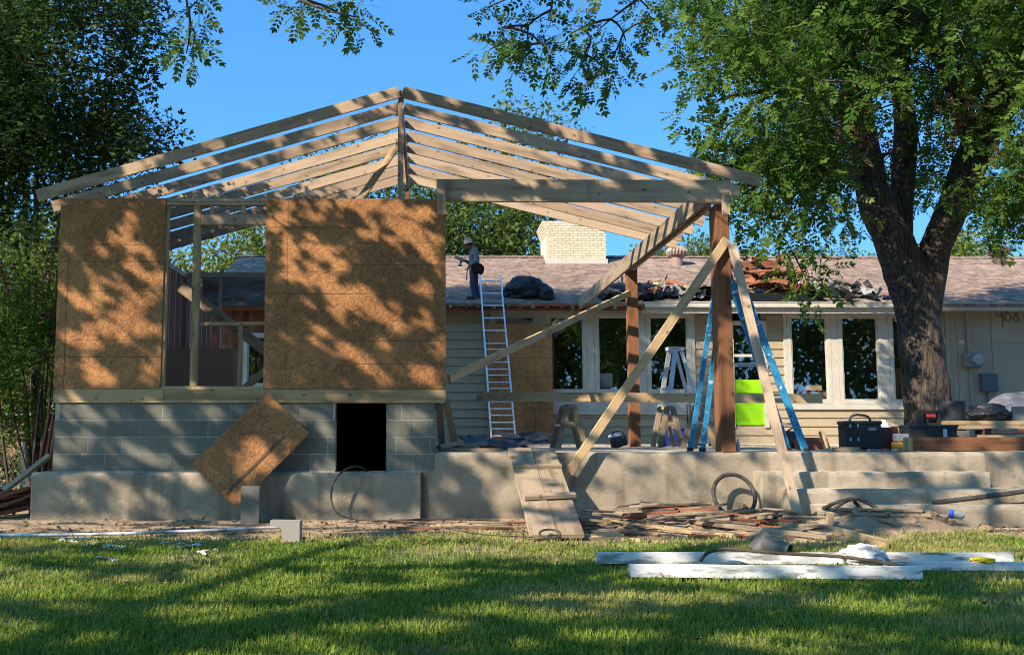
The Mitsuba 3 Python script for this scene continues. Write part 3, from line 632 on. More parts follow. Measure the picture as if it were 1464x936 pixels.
# trees behind the house and next door
def far_tree(label, E, n, mat, seed, trunk, per=30, R=.75, L=.22, thr=.42, s=.5, tmpl=ONE, group=None):
    k = thing('tree', label, 'tree', group); r = np.random.default_rng(seed)
    b, t = np.array(trunk[0], float), np.array(trunk[1], float)
    P = smooth_path([b, (b + t) / 2 + r.normal(size=3) * .2, t], 14)
    put('trunk', tube(P, np.linspace(trunk[2], trunk[2] * .5, 14), 10), 'twig', k, smooth=True)
    tips = in_ellipsoids(E, n, r, thr, s)
    put('branches', grow(list(P[6:]), tips[::2], r, .08, 4), 'twig', k, smooth=True); tell(k + '__branches', kind='stuff')
    put('crown', clump_leaves(tips, per, R, L, r, tmpl, .3), mat, k); tell(k + '__crown', kind='stuff')
    return k
far_tree('broad green tree standing behind the brick chimney', [((-.2, 37, 9.4), (5.6, 2.6, 3.0)), ((3.3, 36, 7.4), (2.2, 1.8, 1.9)), ((1.5, 37, 8), (2.5, 2, 2)), ((3.9, 37, 12.5), (1.9, 1.4, .9))], 660, 'leaf_far', 31, ((3.4, 36.6, 0), (2.6, 37, 8.5), .25))
far_tree('sunlit lime green tree seen through the window opening', [((-7.6, 35, 6.6), (3.6, 2, 2.0)), ((-5.4, 35, 6.0), (2, 1.6, 1.4))], 260, 'leaf_lime', 32, ((-7.5, 35.5, 0), (-7.4, 35, 6.5), .2))
far_tree('yellow green tree top above the roof ridge near the turbine vent', [((9.6, 39, 7.3), (1.9, 1.5, 1.45)), ((11.2, 39, 7.1), (1.4, 1.2, 1.0)), ((13, 39, 7.3), (1.4, 1.3, 1.15)), ((15.5, 39, 7.0), (2, 1.3, 1.2))], 520, 'leaf_lime', 33, ((10, 39.4, 0), (10, 39, 6.5), .2), 26, .5, .17)
far_tree('pale yellow green tree above the roof at the right edge', [((21.6, 39, 7.5), (2.4, 1.6, 1.6)), ((24, 39, 7.2), (2, 1.5, 1.5)), ((18.6, 39, 6.8), (1.8, 1.5, 1.3))], 480, 'leaf_lime', 34, ((21.8, 39.4, 0), (21.6, 39, 6.5), .2), 26, .6, .18)
far_tree('bright yellow green tree at the left edge behind the dark tree', [((-13, 31, 6.2), (2.6, 1.8, 3.0)), ((-10.8, 30, 4.6), (1.5, 1.3, 1.3))], 190, 'leaf_lime', 35, ((-13, 31.5, 0), (-13, 31, 6), .2))
far_tree('dense green tree low behind the left fence', [((-9.6, 25, 3.4), (1.9, 1.4, 1.8)), ((-8.2, 24, 2.2), (1.4, 1.2, 1.2)), ((-11, 26, 2.2), (1.6, 1, 1.3))], 170, 'leaf_far', 36, ((-9.6, 25.3, 0), (-9.6, 25, 3.5), .14), 34, .5, .17)
far_tree('tall tree beyond the left edge that shades the end of the roof', [((-15.5, 15.5, 16), (3.2, 2.6, 3.4))], 420, 'leaf_mid', 37, ((-16, 15.8, 0), (-15.5, 15.5, 15), .35), 30, .8, .3, .3)
for i, (x, y, a) in enumerate(((-16, -16, 1), (-5, -19, 1.2), (6, -17, 1.05), (17, -18, 1.2), (28, -14, 1.1))):
    far_tree('leafy tree across the lawn opposite the house', [((x, y, 6.2 * a), (6.5, 3, 6.2 * a))], 330, 'leaf_lime', 40 + i, ((x, y - .5, 0), (x, y, 5), .3), 26, 1.3, .6, .3, group='trees across the lawn')

# the tree that shades the lawn: trunk out of the picture, boughs overhead
TS = thing('tree', 'large shade tree whose leafy twigs hang into the top of the picture', 'tree')
r5 = np.random.default_rng(55)
def ell(X, Z, x, z, rx, rz, a=0):
    c, s = math.cos(math.radians(a)), math.sin(math.radians(a)); u, w = (X - x) * c + (Z - z) * s, -(X - x) * s + (Z - z) * c
    return (u / rx) ** 2 + (w / rz) ** 2
HOLES = ((-1.35, 2.98, .55, .26, -38), (-.72, 2.62, .55, .17, -32), (-.45, 3.78, .75, .17, -4), (-.05, 3.45, .34, .17, -15), (-.05, 2.85, .26, .10, 20), (.18, 3.05, .14, .2, 0), (-1.35, 3.33, .22, .09, -20), (-1.85, 3.55, .08, .12, -30),
    (-1.3, 2.15, .18, .10, -40), (-.9, 1.98, .2, .08, -30), (.08, 1.72, .2, .12, -30), (-.5, 1.72, .12, .1, -40), (.15, 2.0, .08, .1, 0), (-.5, 2.2, .1, .2, 10),
    (-4.12, 2.72, .26, .25, -50), (-3.7, 2.32, .22, .13, -20), (-4.1, 2.1, .3, .12, -35), (-3.92, 3.28, .16, .11, 0), (-3.62, 2.95, .12, .18, 0), (-3.25, 2.9, .12, .12, 0), (-3.85, 1.75, .15, .12, 0), (-3.27, 1.85, .1, .2, 0), (-3.3, 2.35, .16, .1, 0), (-3.6, 3.45, .12, .12, 0), (-3.5, 2.6, .14, .1, 0),
    (-4.3, .85, .16, .1, -30), (-4.05, .95, .14, .14, 0), (-2.9, .9, .14, .1, 0), (-.3, .75, .12, .2, 0), (-3.6, .7, .16, .09, -20), (-.38, 1.18, .15, .14, 0), (-3.2, 1.32, .1, .1, 0), (-2.6, 1.3, .12, .06, -30),
    (-4.25, .16, .16, .1, 0), (-3.95, .2, .18, .16, 0), (-3.5, .2, .14, .12, -30), (-3.08, .18, .14, .12, -40), (-1.6, .55, .2, .15, 0), (-.9, .12, .4, .08, 0))
def nz(X, Y, s, t, seed): return meshkit.fbm(np.stack([X * s, Y * t, X * 0 + seed], -1), 3, seed)
def sun_wall(X, Z):
    fine = nz(X + .5 * Z, Z, 6.5, 6.5, 3) - .5
    F = np.full(X.shape, 9.0)
    for e in HOLES: F = np.minimum(F, ell(X, Z, e[0], e[1], e[2] * 1.25 + .03, e[3] * 1.25 + .03, e[4]))
    h = F + 4.2 * fine < np.where(X < -2.4, .5, .66)
    h |= (Z < 3.9) & (X < .25) & (nz(X + .6 * Z, Z, 5.5, 5.5, 21) > np.where(Z > 1.6, .70, .655))
    h |= (Z > 3.95) & (nz(X * .9 + Z * .5, Z, 3.0, 1.6, 9) + .5 * fine > np.where(X < -2.4, .60, .545))
    h |= (X > .3) & (Z > .95) & (Z <= 3.87) & (nz(X, Z, 1.5, 1.8, 10) + .5 * fine > .50)
    h |= (X > .2) & (Z <= .95) & (nz(X + .7 * Z, Z, 1.7, .9, 11) + .55 * fine > np.where(X < 3.8, .40, .47))
    return h
def sun_lawn(X, Y):
    n = .28 * nz(X, Y, .85, 2.0, 12) + .44 * nz(X, Y, 2.2, 3.6, 14) + .28 * nz(X, Y, 6, 9, 15)
    th = np.where(Y > 8.6, np.where(X < -1.8, .485, np.where(X < 1.4, .43, .43)), np.where(Y > 7, np.where(X < -.6, .45, np.where(X > 1.3, .455, .51)), np.where(X < -.7, .455, .525)))
    return n > th
def ray_points(X, Y, Z, h): t = (h - Z) / 1.1; return np.stack([X - 1.07 * t, Y - t, h], 1)
n1, n2 = 1900, 1900
X, Z = r5.uniform(-6.2, 8.5, n1), r5.uniform(0, 5.9, n1); ok = np.ones(n1, bool)
ca = ray_points(X[ok], np.full(ok.sum(), YF), Z[ok], np.maximum(6.4, Z[ok] + 2.3) + 3.2 * r5.random(ok.sum()) ** 1.3)
X, Y = r5.uniform(-5.5, 7, n2), r5.uniform(3.2, 12.1, n2); ok = np.ones(n2, bool)
cb = ray_points(X[ok], Y[ok], np.zeros(ok.sum()), r5.uniform(6.2, 9.5, ok.sum()))
cast = np.vstack([ca, cb])
main = smooth_path([(-9.5, -3.5, -.1), (-9.4, -3.2, 3), (-9.0, -2.4, 6), (-8.2, -1, 9.5), (-7.2, .5, 12)], 30)
put('trunk', tube(main, np.linspace(.48, .16, 30), 24, disp=barkd), 'bark', TS, smooth=True)
bo = []
for p in ([main[14], (-6, .5, 7.4), (-3.2, 3.0, 8.2), (-1.2, 5.2, 7.6), (.2, 6.6, 6.0)], [main[16], (-9.5, 1.5, 9.0), (-9, 4.5, 10)], [main[18], (-13, -2, 10), (-16, -1, 11.5)], [main[12], (-11.5, -1, 8), (-14, 2, 9.5)], [main[15], (-6, -4, 9.5), (-3, -5, 10.5)],
          [(-3.2, 3.0, 8.2), (-3.2, 5, 7.4), (-2.6, 6.6, 5.6)], [(-1.2, 5.2, 7.6), (.6, 6.2, 6.4), (1.6, 7.0, 4.6)]):
    P = smooth_path(p, 18); bo.append(P); put('bough', tube(P, np.linspace(.14, .035, 18), 12), 'bark', TS, smooth=True)
nodes = list(main[12:]) + [q for P in bo for q in P]
put('branches', grow(nodes, cast[::5], r5, .03, 4), 'twig', TS, smooth=True); tell(TS + '__branches', kind='stuff')
V, F, uv = clump_leaves(cast, 15, .34, .30, r5, PIN3, .4)
m = 4; C = V.reshape(-1, m, 3).mean(1)
t = C[:, 1] - YF; lx, lz = C[:, 0] - 1.07 * t, C[:, 2] + 1.1 * t                      # where the sun through this leaf meets the front wall ...
g = C[:, 2] / 1.1; gx, gy = C[:, 0] + 1.07 * g, C[:, 1] + g                            # ... or the lawn: the crown has its gaps there
keep = np.where(lz > 0, ~sun_wall(lx, lz), ~sun_lawn(gx, gy))
cv = np.repeat(keep, m); idx = np.cumsum(cv) - 1
put('crown', (V[cv], idx[F[cv[F[:, 0]]]], uv[cv]), 'leaf_mid', TS); tell(TS + '__crown', kind='stuff')
h7 = lambda px, py, Y=7.0: [(px - 613) * Y / 1450, Y, 1.04 + (621 - py) * Y / 1450]
hang = np.array([h7(x, y, 7 + r5.uniform(-.5, .5)) for x, y in ((702, 55), (715, 22), (730, 70), (752, 28), (762, 55), (790, 8), (800, 62), (822, 30), (835, 85), (850, 52), (852, 112), (868, 20), (885, 66), (905, 40), (930, 12), (880, 88), (940, -10), (700, -10), (780, -20), (850, -20), (740, 45), (842, 70),
        (255, 62), (264, 52), (258, 12), (258, 34), (432, -4), (495, 14), (508, 6), (415, -15), (500, -15), (270, -20))])
put('hanging_branches', grow([q for P in bo[:1] + bo[5:] for q in P[8:]] + [h7(820, -60), h7(900, -50), h7(250, -60), h7(460, -60)], hang, r5, .012), 'twig', TS, smooth=True); tell(TS + '__hanging_branches', kind='stuff')
put('hanging_leaves', clump_leaves(hang, 17, .125, .135, r5, PIN, 1.0), 'leaf_mid', TS); tell(TS + '__hanging_leaves', kind='stuff')

# ---------------------------------------------------------------- grass
def grass(n, seed):
    r = np.random.default_rng(seed)
    Y = 3.9 + (11.6 - 3.9) * r.random(n) ** 1.15
    X = r.uniform(-.50, .66, n) * Y
    g = N3(X, Y, 1.0, 1); tuft = meshkit.noise(np.stack([X * 9, Y * 9, X * 0], -1), 3)
    keep = r.random(n) < np.clip(1.5 - 1.3 * smoothnp(.42, .66, g + .3 * smoothnp(8.9, 11.5, Y)), .05, 1) * (.35 + .8 * tuft)
    keep &= ~((np.exp(-((X - 4.7) / .9) ** 2 - ((Y - 10.55) / .62) ** 2) > .35) | ((Y > 10.9) & (r.random(n) < .85)) | ((Y > 10.2) & (X < -1.6) & (r.random(n) < .8)))
    keep &= ~((Y > 10.75 + 1.5 * (N3(X, Y, 1.6, 19) - .5)) & (r.random(n) < .8))
    keep &= ~((X > 1.3) & (Y > 10.15 + .9 * (N3(X, Y, 1.3, 9) - .5)) & (r.random(n) < .93))
    X, Y = X[keep], Y[keep]; n = len(X)
    Z = ground_z(X, Y) - .004
    h = r.uniform(.025, .07, n) * (.75 + .6 * N3(X, Y, 1.7, 5)); az = r.uniform(0, 2 * np.pi, n); lean = r.uniform(.1, .9, n)
    w = r.uniform(.0025, .005, n) * np.clip(Y / 6, 1, 2); wa = az + np.pi / 2 + r.uniform(-.6, .6, n)
    d = np.stack([np.cos(az), np.sin(az)], 1); wd = np.stack([np.cos(wa), np.sin(wa)], 1)
    B = np.stack([X, Y], 1)
    def ring(s, ws): c = B + d * (lean * h * s ** 1.7)[:, None]; return [np.column_stack([c - wd * (w * ws)[:, None], Z + h * s * (1 - .25 * lean * s)]), np.column_stack([c + wd * (w * ws)[:, None], Z + h * s * (1 - .25 * lean * s)])]
    a = ring(0, 1) + ring(.55, .8) + ring(1, 0)[:1]
    V = np.stack(a, 1).reshape(-1, 3)
    F = (np.array([[0, 1, 3], [0, 3, 2], [2, 3, 4]])[None] + (np.arange(n) * 5)[:, None, None]).reshape(-1, 3)
    uv = np.repeat(np.stack([r.random(n), r.random(n)], 1), 5, 0)
    return V, F, uv
def smoothnp(a, b, x): t = np.clip((x - a) / (b - a), 0, 1); return t * t * (3 - 2 * t)
k = put('grass', grass(330000, 77), 'blade'); tell(k, 'short green lawn grass with dry patches in front of the house', 'grass', kind='stuff')
# ---------------------------------------------------------------- things on the site
def gp(px, py, z):
    """ground position from the survey photo: where the sight line meets height z"""
    R_ = np.array([math.cos(YAW), -math.sin(YAW), 0]); U_ = np.cross(R_, FWD)
    d = FWD + R_ * (px - 630) / 1450 - U_ * (py - 468) / 1450
    return EYE + d * (z - EYE[2]) / d[2]
def wp(px, py, Y):
    R_ = np.array([math.cos(YAW), -math.sin(YAW), 0]); U_ = np.cross(R_, FWD)
    d = FWD + R_ * (px - 630) / 1450 - U_ * (py - 468) / 1450
    return EYE + d * Y / d[1]
def lump(c, r, seed, amp=.3, s=2.2, sub=4, floor=None, flat=1.0):
    m = trimesh.creation.icosphere(subdivisions=sub); v = m.vertices.copy()
    n = meshkit.fbm(v * s + seed * 7.7, 4, seed)
    v *= (1 + amp * (n - .5) * 2)[:, None]
    v = v * np.array(r) + np.array(c)
    if floor is not None: v[:, 2] = np.maximum(v[:, 2], floor)
    return trimesh.Trimesh(v, m.faces, process=False)
def sheet(c, ax, sx, sz, seed, amp=.04, n=24):
    V, F = heap(-.5, .5, -.5, .5, lambda X, Y: amp * (N3(X, Y, 3, seed) - .5) * 2, n, n)
    V = V * [sx, sz, 1]
    return V @ np.asarray(ax) + np.asarray(c), F
def lerp(a, b, s): return np.asarray(a, float) * (1 - s) + np.asarray(b, float) * s

# plank ramp up to the slab
R_ = thing('plank_ramp', 'ramp of two weathered planks with cross cleats leaning on the patio edge', 'ramp')
rt0, rt1, rb0, rb1 = np.array([.95, 12.24, .868]), np.array([1.51, 12.24, .868]), np.array([1.0, 10.02, .05]), np.array([1.52, 10.1, .05])
rup = unit(np.cross(rt1 - rt0, rb0 - rt0) * -1)
for a, b in ((.0, .485), (.50, 1.0)):
    s = (a + b) / 2
    put('plank', bar(lerp(rt0, rt1, s), lerp(rb0, rb1, s), .038, .27, up=rup), 'old_wood', R_)
for s in (.27, .655):
    c0, c1 = lerp(rt0, rb0, s), lerp(rt1, rb1, s)
    put('cleat', bar(c0 + rup * .038 + (.0 if s < .5 else .02), c1 + rup * .038 + (0 if s < .5 else .04), .038, .075, up=rup), 'old_wood', R_)
ringp = [(1.17 + .10 * math.cos(t), 9.92 + .07 * math.sin(t), .09 + .035 * math.sin(t)) for t in np.linspace(0, 2 * math.pi, 30)]
one('wire_ring', tube(ringp, .011, 7), 'rubber', 'dark ring of pipe lying at the foot of the plank ramp', 'ring')

# loose strand board and block leaning on the foundation
c = [(-1.95, 12.085, 1.55), (-1.39, 12.085, 1.10), (-2.20, 11.83, .155), (-2.77, 11.86, .70)]
c = [np.array(q) for q in c]; ax0 = unit(c[0] - c[3]); ax1 = unit((c[1] - c[0]) - ax0 * ((c[1] - c[0]) @ ax0)); nn = np.cross(ax0, ax1)
OS = one('loose_board', obox(sum(c) / 4, [ax0, ax1, nn], [np.linalg.norm(c[0] - c[3]), np.linalg.norm(c[1] - c[0]), .014]), 'osb', 'tilted loose strand board sheet leaning against the grey block foundation', 'board')
put('batten', obox(sum(c) / 4 + ax1 * .17 - nn * (.011 if nn[1] > 0 else -.011) - ax0 * .1, [ax0, ax1, nn], [.95, .03, .008])[:2], None, OS, color=(.10, .065, .04))
CB = thing('concrete_block', 'single grey concrete block standing on end before the tilted board', 'block')
put('shell', bx(-2.14, -1.93, 11.72, 11.88, .03, .455), 'cmu', CB)

# cables and hoses
def hose(label, pts, r=.014, n=60, mat='rubber', name='hose', cat='hose'):
    return one(name, tube(smooth_path(pts, n), r, 8), mat, label, cat, smooth=True)
hose('thin black cable looping out of the crawl space opening', [(-.75, 12.6, .62), (-.80, 12.15, .655), (-.92, 11.96, .66), (-1.06, 11.9, .56), (-1.13, 11.9, .36), (-1.07, 11.85, .16), (-.85, 11.8, .08), (-.3, 11.7, .075), (.3, 11.75, .08), (.8, 11.7, .07)], .012, name='cable', cat='cable')
th = np.linspace(-2.2, 4.6, 50)
one('hose_coil', tube([(3.56 + .235 * math.cos(t), 11.9 + .1 * math.sin(t) + .012 * t, .34 + .235 * math.sin(t)) for t in th], .024, 9), 'rubber', 'coil of thick black pipe standing against the slab face', 'hose', smooth=True)
hose('long black flat hose snaking over the bottom step', [gp(1066, 716, .25), gp(1085, 733, .16), gp(1120, 742, .12), gp(1152, 743, .10), gp(1172, 730, .2), wp(1196, 718, 11.2), wp(1225, 713, 11.15), wp(1250, 724, 11.1), wp(1268, 738, 11.0), wp(1262, 743, 10.9), wp(1245, 737, 11.05), wp(1222, 717, 11.2)], .021)
hose('second black hose curving beside the snaking one', [gp(1070, 722, .2), gp(1090, 740, .1), gp(1125, 747, .08), gp(1160, 748, .07), wp(1180, 738, 11.1), wp(1200, 722, 11.13), wp(1222, 714, 11.24)], .019)
hose('grey bent pipe lying along the lower steps at the right', [wp(1335, 718, 11.5), wp(1380, 713, 11.48), wp(1420, 708, 11.47), wp(1470, 701, 11.45)], .028, 30)
hose('brown curved stick lying over the white gutters', [(2.05, 7.75, .10), (2.35, 7.95, .16), (2.55, 7.85, .15), (3.05, 7.75, .13), (3.3, 7.6, .11), (3.6, 7.5, .05)], .014, 40, 'twig', 'stick', 'stick')
hose('thin wire on the grass beside the ramp foot', [(-.05, 10.6, .06), (.2, 10.3, .10), (.5, 10.0, .08), (.8, 9.9, .07), (1.0, 9.9, .06)], .005, 40, name='wire', cat='wire')

# long white gutters on the grass
def gutter(label, p0, p1, h, w, sag=0):
    p0, p1 = np.array(p0, float), np.array(p1, float); a = unit(p1 - p0); s = np.array([-a[1], a[0], 0])
    prof = np.array([[0, 0], [0, h], [.012, h + .004], [.012, h - .004], [.005, h - .01], [.005, .005], [w - .005, .005], [w - .005, h * .9], [w, h * .9], [w, 0]])
    n = 40; V = []
    for i in range(n):
        t = i / (n - 1); o = p0 + (p1 - p0) * t
        d = .006 * (meshkit.noise(np.array([[t * 9, h * 50, 1.5]]), 3)[0] - .5)
        V += [o + s * (q[0] + d) + np.array([0, 0, q[1] + d]) for q in prof]
    m = len(prof); F = []
    for i in range(n - 1):
        for j in range(m):
            k = (j + 1) % m; F += [(i * m + j, (i + 1) * m + j, (i + 1) * m + k), (i * m + j, (i + 1) * m + k, i * m + k)]
    k = thing('gutter', label, 'gutter')
    put('trough', (np.array(V), np.array(F)), 'white_board', k)
    return k
gutter('nearest white gutter length lying on the grass', (1.44, 7.36, .03), (3.47, 7.22, .03), .088, .11)
gutter('longest white gutter length, lying behind the nearest one', (1.33, 8.12, .03), (4.55, 7.98, .04), .085, .11)
gutter('short white gutter length at the right with a yellow scrap beside it', (3.45, 7.72, .03), (4.5, 7.66, .03), .06, .10)
one('crumpled_sheet', lump((3.38, 8.0, .1), (.17, .14, .09), 3, .35), 'white_board', 'crumpled white sheet heaped on the longest gutter', 'sheet', smooth=True)
one('yellow_scrap', lump((4.17, 7.72, .10), (.09, .06, .025), 4, .5), 'paint', 'yellow plastic scrap on the short gutter', 'scrap', color=(.65, .48, .02))
DU = thing('bent_duct', 'crushed dark grey duct elbow lying in the grass', 'duct')
def cone(p0, p1, r0, r1, seed): return tube([lerp(p0, p1, s) for s in np.linspace(0, 1, 9)], np.linspace(r0, r1, 9), 22, cap=False, disp=lambda p, t: 1 + .35 * (meshkit.fbm(p * 9, 2, seed) - .5))
put('body', cone((2.88, 9.0, .02), (2.99, 8.97, .17), .10, .075, 2), None, DU, color=(.10, .095, .095), smooth=True)
put('spout', cone((2.94, 8.97, .10), (3.10, 8.82, .05), .08, .055, 3), None, DU, color=(.12, .115, .11), smooth=True)

# scrap lumber before the slab
def scrap(label, group, p0, p1, w, t, mat, up=(0, 0, 1), name='scrap_board', cat='board'):
    return one(name, bar(p0, p1, w, t, up), mat, label, cat, group)
scrap('long pale board lying in front of the scrap lumber', None, gp(882, 733, .12), gp(1185, 768, .06), .04, .08, 'old_wood')
scrap('pale board propped at a slant on the scrap lumber', None, gp(885, 744, .06), gp(958, 709, .22), .04, .09, 'lumber')
scrap('thick brown timber across the top of the scrap lumber', None, gp(925, 732, .16), gp(1040, 714, .24), .07, .12, 'old_wood')
scrap('brown board sloping down from the scrap heap to the steps', None, gp(1036, 716, .2), gp(1112, 744, .08), .05, .12, 'old_wood')
scrap('broad short plank at the foot of the slanting prop', None, gp(1118, 749, .06), gp(1182, 770, .04), .03, .2, 'old_wood')
scrap('orange brown board half buried in the dirt', None, gp(1150, 750, .1), gp(1268, 782, .02), .13, .04, 'lumber')
scrap('square offcut of timber standing by the coiled pipe', None, gp(1054, 712, .22), gp(1080, 712, .22), .10, .1, 'old_wood')
SK = thing('stake', 'short wooden stake driven into the dirt by the steps', 'stake')
put('shaft', bx(4.0, 4.055, 10.25, 10.3, .0, .27), 'lumber', SK)
r6 = np.random.default_rng(66)
for i in range(80):
    x, y = (r6.uniform(1.9, 4.1), r6.uniform(10.8, 11.95)) if i < 46 else (r6.uniform(1.7, 4.7), r6.uniform(10.2, 11.2)); a = r6.normal(0, .8); ln = r6.uniform(.3, 1.0)
    z = float(ground_z(np.array([x]), np.array([y]))[0]) + r6.uniform(.01, .16 if i < 46 else .03); d = np.array([math.cos(a), .6 * math.sin(a), r6.uniform(-.14, .14) * (i < 46)]) * ln / 2
    scrap('weathered broken board in the scrap lumber beside the slab', 'scrap lumber beside the slab', np.array([x, y, z]) - d, np.array([x, y, z]) + d, r6.uniform(.012, .03), r6.uniform(.03, .085), ('old_wood', 'rust_wood', 'old_wood', 'old_wood', 'lumber')[i % 5], up=(r6.normal() * .2, r6.normal() * .2, 1))
for i in range(14):
    x, y = r6.uniform(-.2, 1.9), r6.uniform(11.2, 12.0); a = r6.normal(0, .3); ln = r6.uniform(.25, .7)
    z = float(ground_z(np.array([x]), np.array([y]))[0]) + .015; d = np.array([math.cos(a), .4 * math.sin(a), 0]) * ln / 2
    scrap('grey wood splinter on the bare soil left of the ramp', 'wood splinters on the soil', np.array([x, y, z]) - d, np.array([x, y, z]) + d, .018, r6.uniform(.02, .06), ('old_wood', 'rust_wood')[i % 2])
def flakes(n, x0, x1, y0, y1, seed, s0, s1):
    r = np.random.default_rng(seed); P = np.stack([r.uniform(x0, x1, n), r.uniform(y0, y1, n)], 1)
    z = ground_z(P[:, 0], P[:, 1]) + .006
    D = r.normal(size=(n, 3)) * [1, 1, .25]
    return leaf_cloud(np.column_stack([P, z]), D, r.uniform(s0, s1, n), single_template(.25), r)
tell(put('litter', flakes(2600, -6, 7, 10.2, 12.1, 5, .02, .085), 'leaf_dry'), 'wood chips and dead leaves strewn over the bare soil', 'litter', kind='stuff')
for i in range(12):
    x, y = r6.uniform(4.1, 5.6), r6.uniform(10.1, 11.0); s = r6.uniform(.03, .07)
    one('rubble_stone', lump((x, y, float(ground_z(np.array([x]), np.array([y]))[0]) + s * .3), (s, s * .8, s * .6), 10 + i, .4, 2, 2), 'soil', 'clod of earth on the dirt heap before the steps', 'clod', 'clods on the dirt heap')
BT = thing('water_bottle', 'clear plastic bottle with a blue band lying on the dirt heap', 'bottle')
put('body', tube([(5.33, 10.45, .235), (5.37, 10.43, .23), (5.43, 10.40, .222), (5.45, 10.39, .22)], [.038, .042, .04, .014], 14), None, BT, color=(.22, .25, .26), smooth=40)
put('band', tube([(5.32, 10.455, .237), (5.36, 10.435, .232)], [.043, .046], 14), None, BT, color=(.03, .10, .55), smooth=40)

P_ = np.stack([(f_ := flakes(900, -4.5, 5.5, 5.0, 10.4, 8, .02, .06))[0][:, 0], f_[0][:, 1], f_[0][:, 2] + .035], 1)
tell(put('fallen_leaves', (P_, f_[1], f_[2]), 'leaf_dry'), 'brown fallen leaves scattered over the lawn', 'leaves', kind='stuff')
# left lawn: pipe, white bits, block
hose('long thin white pipe lying along the bare soil', [gp(-30, 764, .04), gp(100, 764, .04), gp(240, 760, .05), gp(400, 753.5, .05)], .016, 30, 'white_board', 'pipe', 'pipe')
IB = thing('foam_block', 'pale I-shaped block standing on the grass at the pipe end', 'block')
p = gp(412, 775, .02)
prof = Polygon([(-.16, .2), (.13, .2), (.13, .0), (-.03, .0), (-.05, .13), (-.16, .145)])
m = trimesh.creation.extrude_polygon(prof, .1); m.apply_transform(rotx(90)); m.apply_transform(rotz(-8)); m.apply_translation(p + [0, .05, .01])
put('body', m, None, IB, color=(.25, .235, .21))
for i in range(22):
    q = gp(r6.uniform(85, 315), r6.uniform(770, 786), .03) if i < 18 else gp((150, 165, 300, 290)[i - 18], (797, 800, 786, 789)[i - 18], .03)
    one('torn_strip', sheet(q, trimesh.transformations.rotation_matrix(r6.uniform(0, 6), [0, 0, 1])[:3, :3], r6.uniform(.08, .34), r6.uniform(.03, .07), i, .03, 7), 'white_board', 'torn white strip lying on the left of the lawn', 'scrap', 'torn white strips on the lawn', smooth=True)

# boards and pipes heaped at the left corner, wire fence
for i in range(20):
    x, y = r6.uniform(-5.5, -4.95), r6.uniform(12.3, 13.9); a = r6.normal(.25, .35); ln = r6.uniform(.5, 1.0)
    z = .05 + .5 * r6.random() * (1 - abs(y - 13.1) / 1.3); d = np.array([math.cos(a) * .8, .6 * math.sin(a + 1), .25 * r6.normal() + .15]) * ln / 2
    scrap('dark broken board in the debris heap left of the foundation', 'debris boards left of the foundation', np.array([x, y, max(z, .08 + abs(d[2]))]) - d, np.array([x, y, max(z, .08 + abs(d[2]))]) + d, r6.uniform(.02, .05), r6.uniform(.06, .15), ('old_wood', 'rust_wood', 'rust_wood')[i % 3], up=(r6.normal() * .3, r6.normal() * .3, 1))
for i, (a, b) in enumerate((((58, 705), (77, 592)), ((50, 700), (71, 590)), ((66, 700), (80, 600)))):
    scrap(('tallest', 'lowest', 'rightmost')[i] + ' of three rusty boards leaning on the left corner of the block wall', 'boards leaning on the left corner', wp(*a, 12.7), wp(*b, 12.95), .05, .03, 'rust_wood')
one('debris_sheet', sheet((-5.25, 12.9, .42), [[.8, .3, .45], [-.4, .85, .1], unit(np.cross([.8, .3, .45], [-.4, .85, .1]))], .9, .5, 9, .06), 'tarp_grey', 'grey sheet lying on the debris heap', 'sheet', smooth=True)
FE = thing('wire_fence', 'low dark chain link fence behind the debris heap at the left', 'fence')
for x in (-8.6, -7.1, -5.75): put('post', tube([(x, 15.2, 0), (x, 15.2, 1.36)], .035, 10), None, FE, color=(.09, .1, .1))
put('rail', tube([(-8.8, 15.2, 1.33), (-5.0, 15.2, 1.33)], .022, 8), None, FE, color=(.13, .14, .14))
wires = []
for i in range(56):
    for s in (-1, 1):
        x = -8.8 + i * .07; q = tube([(x, 15.2 + s * .004, .02), (x + s * .62, 15.2 + s * .004, 1.3)], .004, 3, cap=False); wires.append(q)
put('mesh', join(*wires)[:2], None, FE, color=(.11, .12, .12)); tell(FE + '__mesh', kind='stuff')
one('blue_sheet', sheet((-5.85, 15.05, .75), [[1, 0, 0], [0, .05, 1], [0, -1, .05]], .22, .9, 12, .05), 'paint', 'dark blue sheet hung on the wire fence', 'sheet', color=(.02, .035, .07), smooth=True)
# neighbour's house
NH = thing('neighbour_house', 'brick house with pale roof and arched window behind the fence at the left', 'house')
put('wall', bx(-16, -10.6, 30, 34, 0, 3.45), 'brick_red', NH)
put('roof', join(bar((-16.5, 29.3, 3.45), (-10.3, 29.3, 3.45), .1, .4), (np.array([[-16.6, 29.1, 3.5], [-10.2, 29.1, 3.5], [-10.2, 32, 4.7], [-16.6, 32, 4.7]]), np.array([[0, 1, 2], [0, 2, 3]]))), 'felt', NH)
arch = Polygon([(-.24, 0), (.24, 0), (.24, .85)] + [(.24 * math.cos(t), .85 + .24 * math.sin(t)) for t in np.linspace(0, math.pi, 12)][1:-1] + [(-.24, .85)])
k = None
for nm, pol, y, mt in (('window', arch.buffer(.16, join_style=2).difference(arch), 29.9, 'trim'), ('window__pane', arch, 29.96, 'dark_room')):
    m = trimesh.creation.extrude_polygon(pol, .06); m.apply_transform(rotx(90)); m.apply_translation((-11.25, y + .06, 1.95)); put(nm, m, mt, NH)
put('pilaster', bx(-11.75, -11.55, 29.9, 29.99, 0, 3.3), 'trim', NH)

